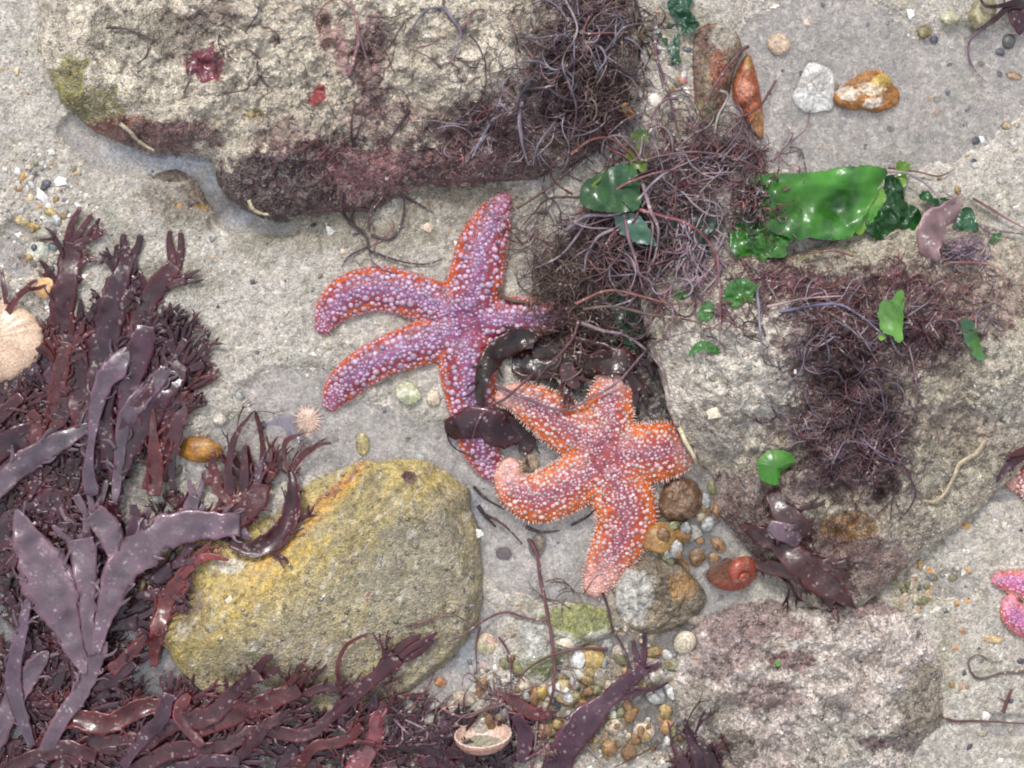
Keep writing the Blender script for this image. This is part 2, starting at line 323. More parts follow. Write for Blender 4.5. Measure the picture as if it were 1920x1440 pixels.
# ------------------------------------------------------------------ rocks
ROCKS = []
def rock(name, label, outline, cen, H, p=3.0, q_=.6, rim=6, amp=6, nsc=60, col=(.4, .37, .32), col2=None, blobs=(), bumps=(), mat=None,
         rings=70, na=260, jag=.03, cat='rock', fine=1.2, under=.9, group=None, seed=1, colfn=None, grains=None, ridge=0, planes=()):
    cu, cv = cen
    O = catmull(outline, na, True); d = O - np.array(cen)
    ang = np.arctan2(d[:, 1], d[:, 0]); R = np.hypot(d[:, 0], d[:, 1])
    TA = np.linspace(-np.pi, np.pi, na, endpoint=False)
    o_ = np.argsort(ang); R = np.interp(TA, ang[o_], R[o_], period=2 * np.pi)
    R = R * (1 + jag * fbm(cu + np.cos(TA) * R, cv + np.sin(TA) * R, 40, 4, seed=seed + 3))
    def Rf(a): return np.interp(a, TA, R, period=2 * np.pi)
    def height(u, v, s):
        s = np.clip(s, 0, 1)
        h = rim + H * (1 - s ** p) ** q_
        e = .35 + .65 * (1 - s ** 6)
        h = h + e * (amp * 2 * fbm(u, v, nsc, 5, seed=seed, gain=.55) + fine * (2 * fbm(u, v, 9, 3, seed=seed + 7, gain=.7) + 5.0 * fbm(u, v, 26, 3, seed=seed + 9, gain=.6) - 3.0 * np.abs(fbm(u, v, 40, 3, seed=seed + 13))))
        ck = np.abs(fbm(u + 9 * noise(u / 14, v / 14, 0, seed), v, 75, 3, seed=seed + 41)); h = h - (6 if H > 50 else 2) * e * np.exp(-(ck / .028) ** 2)
        if ridge: h = h - ridge * e * np.abs(fbm(u, v, nsc * .8, 4, seed=seed + 11)) * 2
        for pu, pv, gu, gv, hz_ in planes:
            pl_ = hz_ + gu * (u - pu) + gv * (v - pv) + e * amp * .6 * fbm(u, v, nsc, 4, seed=seed); h = np.where(pl_ < h, h * .06 + np.maximum(pl_, rim + 2) * .94, h)
        for a, b_, r, k in bumps:
            h = h + k * np.exp(-(((u - a) ** 2 + (v - b_) ** 2) / r ** 2))
        return h
    def colour(u, v):
        g = .5 + .5 * fbm(u, v, nsc, 4, seed=seed + 17)
        c = lerp(np.array(col), np.array(col2 if col2 else np.array(col) * .7), sstep(.3, .8, g)[..., None])
        for a, b_, ru, rv, cc, s_ in blobs:
            r = np.sqrt(((u - a) / ru) ** 2 + ((v - b_) / rv) ** 2) + .75 * fbm(u, v, 34, 5, seed=seed + 23, gain=.78)
            c = lerp(c, np.array(cc), np.clip(sstep(1.0, .74, r) * s_, 0, 1)[..., None])
        sp = fbm(u, v, 20, 4, seed=seed + 31, gain=.7)
        c = lerp(c, c * np.array([.55, .50, .44]), (sstep(.12, .42, sp) * .6)[..., None]); c = lerp(c, c * 1.28 + .02, (sstep(-.12, -.42, sp) * .7)[..., None])
        if colfn: c = colfn(u, v, c)
        return c * np.array([1.015, 1.0, .965])
    ss = np.linspace(0, 1, rings) ** .8
    A, Sg = np.meshgrid(TA, ss); Rr = Rf(A)
    u = cu + np.cos(A) * Rr * Sg; v = cv + np.sin(A) * Rr * Sg
    z = height(u, v, Sg)
    z[-1] = np.maximum(z[-1], 2)
    # underside, tucked back below the rim
    lo = []
    for k, (f, zz) in enumerate(((1.0 - .12 * (1 - under), -4), (under, -18), (under * .8, -40))):
        lo.append((cu + np.cos(TA) * R * f, cv + np.sin(TA) * R * f, np.full(na, float(zz)) if k else z[-1] * .3 - 2))
    uu = np.concatenate([u, [x[0] for x in lo]]); vv = np.concatenate([v, [x[1] for x in lo]]); zz = np.concatenate([z, [x[2] for x in lo]])
    nr = len(uu); ii = np.arange(nr * na).reshape(nr, na); jj = np.roll(ii, -1, 1)
    q4 = np.stack([ii[:-1], ii[1:], jj[1:], jj[:-1]], -1)[1:].reshape(-1, 4)[:, ::-1]
    t3 = np.stack([ii[1], ii[0], jj[1]], -1)
    mb = MB(); c = colour(uu.ravel(), vv.ravel())
    mb.add(np.stack([uu, vv, zz], -1).reshape(-1, 3), q4, t3, c)
    # raster
    du = HUg - cu; dv = HVg - cv; a = np.arctan2(dv, du); s = np.hypot(du, dv) / Rf(a)
    ins = s < 1
    hh = np.full(HM.shape, -99.); hh[ins] = height(HUg[ins], HVg[ins], s[ins])
    rid = len(ROCKS) + 1; top = hh > HM
    RM[top] = rid; np.maximum(HM, hh, out=HM)
    ROCKS.append(dict(mb=mb, name=name, label=label, mat=mat or M_ROCK, colour=colour, cat=cat, group=group, grains=grains))
    return rid

MAROON = (.125, .055, .058); PINKM = (.30, .13, .14); OLIVE = (.17, .145, .05); RUST = (.22, .055, .018); BEIGE = (.44, .40, .345)
rock('large_rock', 'large pale sand-crusted boulder with maroon weed film along its lower edge, filling the top left',
     [(82, 120), (108, 180), (150, 225), (210, 262), (280, 286), (350, 292), (398, 300), (408, 345), (440, 385), (500, 410), (580, 405), (650, 396), (700, 392), (745, 372), (800, 352), (900, 345),
      (1000, 335), (1090, 300), (1160, 230), (1190, 120), (1190, 0), (1150, -150), (900, -250), (500, -270), (200, -200), (90, -60), (72, 50)], (620, 60), 88, p=4.2, q_=.62, rim=26, amp=22, nsc=110, ridge=20,
     col=(.62, .555, .45), col2=(.48, .42, .33), na=620, rings=170, jag=.02, fine=2.2, under=.94,
     blobs=[(160, 200, 90, 50, OLIVE, .9), (130, 150, 40, 60, (.24, .21, .05), .9), (250, 250, 130, 34, RUST, .9), (320, 260, 120, 40, MAROON, .85), (580, 345, 230, 85, MAROON, 1.3), (500, 355, 130, 70, (.055, .024, .026), 1.2), (900, 310, 200, 60, (.09, .04, .042), 1.),
            (760, 320, 160, 45, PINKM, .8), (950, 290, 200, 75, MAROON, .95), (860, 230, 120, 50, (.20, .12, .10), .7), (1090, 180, 120, 230, (.09, .055, .045), .9), (385, 120, 36, 36, (.26, .045, .06), .9),
            (600, 175, 18, 20, (.42, .08, .07), 1), (690, 130, 34, 130, (.17, .07, .075), .8), (640, 90, 20, 60, (.33, .14, .15), .7), (330, 60, 80, 50, (.14, .10, .075), .75), (520, 250, 60, 30, (.2, .1, .09), .6),
            (700, 220, 80, 60, (.26, .15, .14), .5), (480, 215, 26, 14, (.25, .18, .04), .7), (250, 60, 90, 50, (.27, .25, .18), .6), (800, 330, 60, 30, (.09, .04, .04), .8), (610, 60, 12, 60, (.25, .09, .09), .7), (400, 30, 60, 30, (.10, .05, .045), .7)],
     bumps=[(500, 340, 90, 12), (700, 330, 60, -14), (640, 380, 50, -10), (340, 330, 40, 0), (300, 120, 80, 14), (470, 150, 50, -12), (820, 80, 120, 10), (640, 60, 60, -8), (930, 200, 90, 8)], seed=11, grains=6000)
rock('weedy_rock', 'brown-grey boulder carrying the weed mat, sloping down to the right edge',
     [(1205, 560), (1215, 640), (1240, 720), (1262, 790), (1300, 860), (1335, 890), (1350, 960), (1400, 1030), (1470, 1100), (1560, 1150), (1640, 1118), (1700, 1060), (1780, 1000), (1850, 940), (1910, 880), (2000, 800), (2080, 650),
      (2000, 500), (1880, 440), (1760, 418), (1600, 440), (1480, 480), (1380, 480), (1270, 500)], (1600, 760), 82, p=2.8, q_=.7, rim=34, amp=24, nsc=90, ridge=22,
     col=(.46, .41, .32), col2=(.33, .28, .215), na=560, rings=150, jag=.02, fine=2.0, under=.93,
     blobs=[(1370, 700, 180, 160, (.62, .57, .50), 1.3), (1440, 640, 130, 100, (.72, .67, .59), 1.), (1330, 560, 130, 60, (.45, .40, .34), .9), (1330, 800, 70, 60, (.30, .26, .22), .8), (1620, 640, 190, 120, (.18, .11, .105), .8),
            (1600, 800, 120, 150, (.10, .06, .055), .85), (1420, 930, 120, 60, (.24, .16, .145), .8), (1540, 1020, 130, 60, (.13, .06, .05), .9), (1590, 985, 60, 26, (.28, .14, .03), .8), (1400, 1000, 80, 70, (.10, .055, .045), .9),
            (1830, 560, 150, 70, (.30, .20, .17), .7), (1880, 480, 100, 60, (.40, .34, .27), .8), (1480, 470, 120, 30, (.30, .30, .12), .7), (1850, 800, 120, 60, (.30, .23, .19), .6), (1640, 1080, 120, 60, (.20, .12, .11), .8),
            (1780, 870, 90, 50, (.30, .27, .20), .6), (1930, 720, 130, 110, (.50, .46, .38), .8), (1500, 880, 60, 40, (.25, .19, .16), .7)],
     bumps=[(1420, 670, 95, 70), (1350, 770, 80, 40), (1575, 730, 60, -30), (1320, 600, 60, 26), (1550, 700, 50, -22), (1760, 780, 60, -14), (1600, 900, 60, -16), (1850, 640, 100, 18), (1470, 930, 70, 10), (1330, 690, 30, 10)], seed=23, grains=6000)
rock('pale_rock', 'low pinkish-white sand-crusted rock at the bottom right',
     [(1262, 1265), (1290, 1190), (1340, 1150), (1430, 1125), (1520, 1140), (1600, 1125), (1690, 1140), (1745, 1195), (1768, 1280), (1765, 1350), (1710, 1420), (1690, 1520), (1560, 1590), (1420, 1560), (1345, 1470), (1310, 1390), (1270, 1330)],
     (1520, 1340), 58, p=3.2, q_=.62, rim=9, amp=20, nsc=70, ridge=22, col=(.64, .57, .52), col2=(.53, .45, .415), na=460, rings=130, jag=.025, fine=2.2,
     blobs=[(1400, 1160, 160, 50, (.27, .17, .165), .8), (1350, 1230, 70, 70, (.36, .26, .25), .8), (1330, 1320, 60, 60, (.28, .24, .18), .7), (1480, 1240, 60, 20, (.28, .14, .14), .8), (1440, 1300, 90, 30, (.30, .18, .17), .7), (1620, 1130, 120, 30, (.28, .16, .16), .7),
            (1740, 1330, 50, 90, (.22, .18, .12), .8), (1600, 1400, 120, 50, (.55, .52, .46), .7), (1700, 1390, 50, 30, (.14, .10, .09), .8), (1640, 1395, 30, 14, (.2, .1, .13), .8), (1560, 1320, 30, 20, (.2, .17, .14), .7), (1370, 1400, 50, 40, (.16, .12, .09), .8)],
     bumps=[(1560, 1200, 80, 12), (1500, 1320, 50, -12), (1630, 1350, 60, 8), (1390, 1270, 50, 8), (1440, 1370, 50, -10)], seed=37, grains=4500)
YO = (.30, .25, .105)
def ycol(u, v, c):
    # slanting mineral streaks of the yellow rock, with facet shading and crevice shade painted in
    a = (u * .82 + v * .57) ; bb = (-u * .57 + v * .82)
    st = fbm(a / 3.2, bb, 22, 4, seed=61)
    c = lerp(c, np.array([.40, .30, .07]), (sstep(.1, .5, fbm((u * .93 + v * .36), (v * .93 - u * .36) * .22, 15, 4, seed=67)) * .6)[..., None])
    c = lerp(c, np.array([.55, .30, .06]), (sstep(34, 6, np.abs(v - (872 + (685 - u) * .93) + 20 * fbm(u, v, 60, 3, seed=71))) * sstep(440, 520, u) * sstep(720, 640, u) * .85)[..., None])
    c = lerp(c, np.array([.52, .36, .09]), (sstep(22, 4, np.abs(v - (930 + (690 - u) * .9) + 24 * fbm(u, v, 60, 3, seed=171))) * sstep(330, 420, u) * sstep(640, 560, u) * .8)[..., None])
    c = lerp(c, np.array([.16, .135, .085]), (sstep(.12, .4, fbm(u * .6 + v * .8, (v * .6 - u * .8) * .3, 30, 4, seed=173)) * sstep(560, 720, u) * .6)[..., None])
    c = lerp(c, np.array([.17, .13, .07]), (sstep(11, 3, np.abs(v - (905 + (770 - u) * .80) + 18 * fbm(u, v, 50, 3, seed=75))) * sstep(540, 620, u) * sstep(850, 790, u) * .6)[..., None]); c = lerp(c, np.array([.30, .10, .05]), (sstep(12, 2, np.abs(v - (855 + (690 - u) * .95) + 22 * fbm(u, v, 50, 3, seed=73))) * sstep(480, 560, u) * sstep(740, 660, u) * .7)[..., None])  # crevice shade below the crest painted as a dark line, then a red-brown streak
    c = lerp(c, np.array([.235, .205, .14]), (sstep(-20, 70, (u - 690) * .55 + (v - 985) * .8) * .72)[..., None]); c = lerp(c, np.array([.56, .54, .48]), (sstep(.3, .6, fbm(u * .9 + v * .4, (v * .9 - u * .4) * .35, 9, 3, seed=81)) * .5)[..., None])  # lower right facet greyer and darker, its shading painted into the colour; pale flecks
    return c
rock('yellow_rock', 'mustard and olive streaked rock at the lower left beside the orange starfish',
     [(248, 1120), (262, 1065), (322, 1012), (430, 985), (525, 955), (565, 915), (640, 878), (745, 860), (800, 868), (862, 900), (888, 950), (902, 1010), (908, 1080), (902, 1150), (870, 1215), (810, 1270), (720, 1320), (560, 1345), (440, 1330), (365, 1285), (318, 1225), (275, 1180)],
     (600, 1110), 110, p=3.4, q_=.7, rim=8, amp=7, nsc=110, ridge=7, planes=[(690, 985, .48, .66, 84), (690, 985, -.05, -.17, 84), (855, 1000, -.9, .12, 62), (480, 1240, .10, -.75, 44), (800, 900, -.35, .7, 66)], jag=.035, col=(.48, .37, .13), col2=(.34, .27, .10), na=460, rings=130, fine=1.6, mat=M_ROCK2, colfn=ycol,
     blobs=[(790, 1090, 120, 160, (.29, .26, .19), .8), (600, 980, 130, 40, (.36, .30, .16), .7), (450, 1100, 120, 60, (.42, .30, .10), .6), (560, 1240, 140, 50, (.24, .18, .12), .7), (770, 897, 18, 14, (.08, .02, .02), 1.2), (320, 1120, 60, 80, (.15, .10, .06), .8), (430, 1060, 30, 16, (.55, .5, .42), .8),
            (840, 1230, 60, 60, (.17, .14, .09), .8), (690, 1120, 14, 10, (.28, .08, .05), .9)],
     bumps=[(700, 960, 110, 16), (720, 1010, 60, -12), (430, 1060, 60, 10), (330, 1130, 60, -8)], seed=53, grains=1500)
rock('mossy_stone', 'flat grey stone with an olive green film, below the pink tip of the orange starfish',
     [(958, 1190), (985, 1140), (1040, 1128), (1110, 1135), (1145, 1150), (1150, 1185), (1105, 1205), (1060, 1230), (1030, 1270), (1000, 1290), (968, 1250)], (1035, 1190), 20, p=3, rim=5, amp=4, nsc=40,
     col=(.40, .39, .33), col2=(.30, .29, .22), blobs=[(1090, 1160, 80, 34, (.20, .21, .05), .9), (1030, 1245, 50, 30, (.13, .15, .05), .9), (1000, 1200, 40, 40, (.50, .49, .46), .7)], rings=60, na=200, seed=91, cat='stone', mat=M_ROCK2, grains=250)
rock('lumpy_stone', 'half grey, half brown knobbly stone standing in water right of the pink starfish tip',
     [(1146, 1110), (1160, 1070), (1205, 1048), (1260, 1050), (1300, 1080), (1325, 1120), (1305, 1155), (1265, 1180), (1210, 1190), (1165, 1165)], (1235, 1120), 34, p=2.6, rim=4, amp=9, nsc=38, ridge=5,
     col=(.20, .16, .105), col2=(.13, .10, .065), blobs=[(1185, 1120, 44, 60, (.42, .41, .38), .9), (1280, 1100, 26, 26, (.30, .16, .05), .8)], rings=60, na=220, seed=95, cat='stone', mat=M_ROCK2, grains=300)
rock('dark_brown_stone', 'dark brown wet stone tucked under the right arm of the orange starfish',
     [(1235, 930), (1262, 898), (1300, 900), (1318, 935), (1300, 970), (1262, 978), (1238, 962)], (1277, 938), 20, p=2.4, rim=4, amp=5, nsc=30, col=(.105, .055, .03), col2=(.15, .09, .05), rings=36, na=110, seed=97, cat='stone', mat=M_STONE, grains=20)
rock('rusty_stone', 'long rust-red and orange stone lying in the shallow pool above the weed',
     [(1375, 150), (1392, 112), (1405, 102), (1416, 130), (1428, 190), (1432, 240), (1428, 262), (1412, 250), (1392, 215), (1376, 190)], (1404, 180), 20, p=2.2, rim=3, amp=4, nsc=26,
     col=(.30, .08, .03), col2=(.19, .06, .03), blobs=[(1396, 165, 20, 20, (.42, .17, .11), .9), (1422, 235, 14, 28, (.34, .17, .05), .9), (1404, 115, 12, 18, (.30, .17, .04), .9)], rings=40, na=130, seed=99, cat='stone', mat=M_STONE, grains=20)
rock('umber_stone', 'dark umber stone with weed fuzz beside the rusty one at the pool edge',
     [(1296, 100), (1310, 50), (1345, 42), (1380, 60), (1392, 95), (1378, 130), (1365, 185), (1345, 225), (1312, 240), (1300, 180)], (1342, 130), 26, p=2.4, rim=3, amp=7, nsc=40,
     col=(.12, .05, .035), col2=(.20, .15, .09), blobs=[(1360, 70, 32, 30, (.33, .30, .24), .8), (1345, 130, 18, 40, (.24, .05, .02), .7), (1320, 210, 30, 26, (.2, .19, .07), .7)], rings=46, na=160, seed=101, cat='stone', mat=M_ROCK2, grains=350)
rock('quartz_stone', 'angular translucent white stone left of the brown and cream pebble',
     [(1516, 119), (1545, 124), (1562, 140), (1562, 200), (1540, 209), (1511, 211), (1487, 187), (1495, 160)], (1528, 166), 6, p=4, q_=.5, rim=1, amp=1.2, nsc=40, col=(.44, .435, .42), col2=(.38, .375, .37), rings=36, na=110, seed=103, cat='stone', mat=M_SHELL, jag=.01, grains=0)
rock('brown_pebble', 'glossy orange-brown pebble with cream patches in the clear pool',
     [(1562, 182), (1580, 160), (1608, 141), (1640, 131), (1665, 141), (1674, 158), (1687, 174), (1683, 195), (1664, 206), (1640, 211), (1620, 204), (1600, 206), (1573, 198)], (1625, 173), 24, p=2.6, q_=.55, rim=4, amp=5, nsc=30,
     col=(.33, .14, .03), col2=(.22, .10, .03), blobs=[(1590, 176, 22, 16, (.50, .42, .34), .9), (1630, 166, 24, 14, (.48, .40, .30), .9), (1640, 192, 22, 12, (.52, .44, .38), .9), (1650, 150, 18, 12, (.42, .30, .07), .9)], rings=46, na=150, seed=105, cat='pebble', mat=M_STONE, grains=0, jag=.01)
rock('sunken_stone', 'dark brown half-buried stone between the pale pool and the boulder foot',
     [(290, 330), (330, 318), (362, 335), (385, 370), (400, 400), (370, 412), (335, 395), (300, 362)], (348, 364), 7, p=2.6, rim=2, amp=4, nsc=34, col=(.17, .125, .085), col2=(.11, .08, .06), rings=36, na=110, seed=107, cat='stone', mat=M_ROCK2, grains=260, jag=.05,
     blobs=[(375, 395, 16, 12, (.36, .22, .05), .9), (350, 385, 12, 14, (.05, .03, .04), .9)])

# ------------------------------------------------------------------ grains
def octa(u, v, z, r, sx, sy, sz, rot, cols):
    """n little faceted grains at once"""
    n = len(u); base = np.array([[1, 0, 0], [0, 1, 0], [-1, 0, 0], [0, -1, 0], [0, 0, 1], [0, 0, -1]], float)
    V_ = np.repeat(base[None], n, 0) * (1 + .35 * rng.uniform(-1, 1, (n, 6, 1))) + rng.uniform(-.2, .2, (n, 6, 3))
    V_ = V_ * np.stack([r * sx, r * sy, r * sz], -1)[:, None, :]
    c, s = np.cos(rot)[:, None], np.sin(rot)[:, None]
    x = V_[..., 0] * c - V_[..., 1] * s; y = V_[..., 0] * s + V_[..., 1] * c
    V_ = np.stack([x + u[:, None], y + v[:, None], V_[..., 2] + z[:, None]], -1)
    f = np.array([[0, 4, 1], [1, 4, 2], [2, 4, 3], [3, 4, 0], [0, 1, 5], [1, 2, 5], [2, 3, 5], [3, 0, 5]])
    T = (f[None] + (np.arange(n) * 6)[:, None, None]).reshape(-1, 3)
    return V_.reshape(-1, 3), T, np.repeat(cols, 6, 0)
GP = np.array([(.62, .60, .57), (.45, .41, .36), (.30, .27, .23), (.09, .09, .10), (.50, .30, .12), (.40, .26, .16), (.72, .70, .68), (.22, .20, .13), (.55, .42, .36), (.16, .17, .20)])
GW = np.array([.16, .2, .16, .12, .06, .07, .08, .08, .04, .03]); GW = GW / GW.sum()
def grain_set(n, sel, rlo, rhi, dark=None):
    u = rng.uniform(-60, 1980, n * 3); v = rng.uniform(-60, 1500, n * 3)
    k = sel(u, v); u = u[k][:n]; v = v[k][:n]; n = len(u)
    r = rlo + (rhi - rlo) * rng.random(n) ** 3
    c = GP[rng.choice(len(GP), n, p=GW)] * rng.uniform(.8, 1.15, (n, 1))
    return u, v, r, c
def rid_at(u, v):
    return RM[np.clip(((v - HV0) / HST).astype(int), 0, RM.shape[0] - 1), np.clip(((u - HU0) / HST).astype(int), 0, RM.shape[1] - 1)]
mb = MB()
def sel_sand(u, v):
    d = .35 + .65 * sstep(-.2, .4, fbm(u, v, 70, 3, seed=131))
    return (rid_at(u, v) == 0) & (rng.random(len(u)) < d)
u, v, r, c = grain_set(36000, sel_sand, 1.0, 3.4)
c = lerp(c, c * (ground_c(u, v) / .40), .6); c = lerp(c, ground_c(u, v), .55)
z = hm(u, v) + r * .15
a_, b_, c_ = octa(u, v, z, r, rng.uniform(.8, 1.5, len(u)), rng.uniform(.7, 1.2, len(u)), rng.uniform(.4, .8, len(u)), rng.uniform(0, 6.28, len(u)), c)
mb.add(a_, None, b_, c_)
def sel_coarse(u, v):
    return (rid_at(u, v) == 0) & ((np.hypot((u - 1120) / 260, (v - 1300) / 150) < 1) | (np.hypot((u - 60) / 120, (v - 430) / 160) < 1) | (np.hypot((u - 1720) / 110, (v - 1100) / 60) < 1) | (np.hypot((u - 1240) / 90, (v - 170) / 90) < 1) | (rng.random(len(u)) < .05))
u, v, r, c = grain_set(8000, sel_coarse, 2.5, 8.5)
c = lerp(c, c * (ground_c(u, v) / .36), .4)
a_, b_, c_ = octa(u, v, hm(u, v) + r * .1, r, rng.uniform(.8, 1.4, len(u)), rng.uniform(.7, 1.2, len(u)), rng.uniform(.4, .7, len(u)), rng.uniform(0, 6.28, len(u)), c)
mb.add(a_, None, b_, c_)
g = mb.build('sand_grains', M_GRAIN, loc=(0, 0, 0), smooth=False)
tag(g, 'coarse mixed sand grains and shell crumbs scattered over the sand', 'sand grains', kind='stuff')
for i, rk in enumerate(ROCKS):
    n = rk['grains']
    if n:
        u, v, r, c = grain_set(n * 6, lambda u, v, i=i: rid_at(u, v) == i + 1, .9, 5.2)
        u, v, r, c = u[:n], v[:n], r[:n], c[:n]
        rc = rk['colour'](u, v); lum = rc.mean(1, keepdims=True) / .38
        c = lerp(rc * 1.25, c * np.clip(lum, .35, 1.1), .6)
        a_, b_, c_ = octa(u, v, hm(u, v) + r * .1, r, rng.uniform(.8, 1.5, len(u)), rng.uniform(.7, 1.2, len(u)), rng.uniform(.4, .9, len(u)), rng.uniform(0, 6.28, len(u)), c)
        rk['mb'].add(a_, None, b_, c_)
    o = rk['mb'].build(rk['name'], rk['mat']); tag(o, rk['label'], rk['cat'], rk['group'])

# ------------------------------------------------------------------ pebbles and shell bits
def ico(sub):
    import bmesh
    bm = bmesh.new(); bmesh.ops.create_icosphere(bm, subdivisions=sub, radius=1)
    v = np.array([x.co[:] for x in bm.verts]); f = np.array([[y.index for y in x.verts] for x in bm.faces]); bm.free(); return v, f
ICO3 = ico(4); ICO2 = ico(3)
def pebble(name, u, v, ru, rv, rot, col, label, cat='pebble', hz=.65, ang=.25, col2=None, mat=None, group=None, sink=.3, seed=None, lift=0):
    sd_ = seed if seed is not None else int(u * 7 + v * 13) % 9973
    V0, F = ICO3 if max(ru, rv) > 14 else ICO2
    nn = 1 + ang * (fbm(V0[:, 0] * 60 + 300, V0[:, 1] * 60, 70, 3, V0[:, 2] * 60, seed=sd_))
    X = V0 * nn[:, None]
    r2 = np.random.default_rng(sd_)
    for k in range(7):                      # planed facets
        d = r2.normal(size=3); d /= np.linalg.norm(d); lim = r2.uniform(.72, .95)
        pr = X @ d; X = X - np.outer(np.maximum(pr - lim, 0) * .85, d)
    X = X * np.array([ru, rv, hz * min(ru, rv)])
    c, s = math.cos(rot), math.sin(rot)
    x = X[:, 0] * c - X[:, 1] * s; y = X[:, 0] * s + X[:, 1] * c
    z0 = float(hm(u, v)) + hz * min(ru, rv) * (1 - 2 * sink) + lift
    P = np.stack([x + u, y + v, X[:, 2] + z0], -1)
    g = .5 + .5 * fbm(P[:, 0], P[:, 1], max(ru, rv) * .6, 3, P[:, 2], seed=sd_ + 5)
    cc = lerp(np.array(col), np.array(col2 if col2 else np.array(col) * .6), sstep(.35, .75, g)[:, None])
    mb = MB(); mb.add(P, None, F, cc); o = mb.build(name, mat or M_STONE)
    tag(o, label, cat, group)
    # raise the height map so weed lies over it
    i0 = max(int((u - ru - HU0) / HST), 0); i1 = int((u + ru - HU0) / HST) + 1; j0 = max(int((v - rv - HV0) / HST), 0); j1 = int((v + rv - HV0) / HST) + 1
    if i1 < len(hu) and j1 < len(hv) and i1 > i0 and j1 > j0:
        rr = 1 - ((HUg[j0:j1, i0:i1] - u) / ru) ** 2 - ((HVg[j0:j1, i0:i1] - v) / rv) ** 2
        HM[j0:j1, i0:i1] = np.where(rr > 0, np.maximum(HM[j0:j1, i0:i1], z0 + hz * min(ru, rv) * np.sqrt(np.maximum(rr, 0)) * .9), HM[j0:j1, i0:i1])
    return o
WH = (.66, .63, .60); CR = (.55, .46, .34); OC = (.42, .27, .08); BR = (.24, .13, .05); GY = (.32, .32, .30); GG = (.34, .36, .28); OR = (.50, .23, .06); PK = (.55, .38, .32); DK = (.09, .09, .11); YL = (.45, .37, .15)
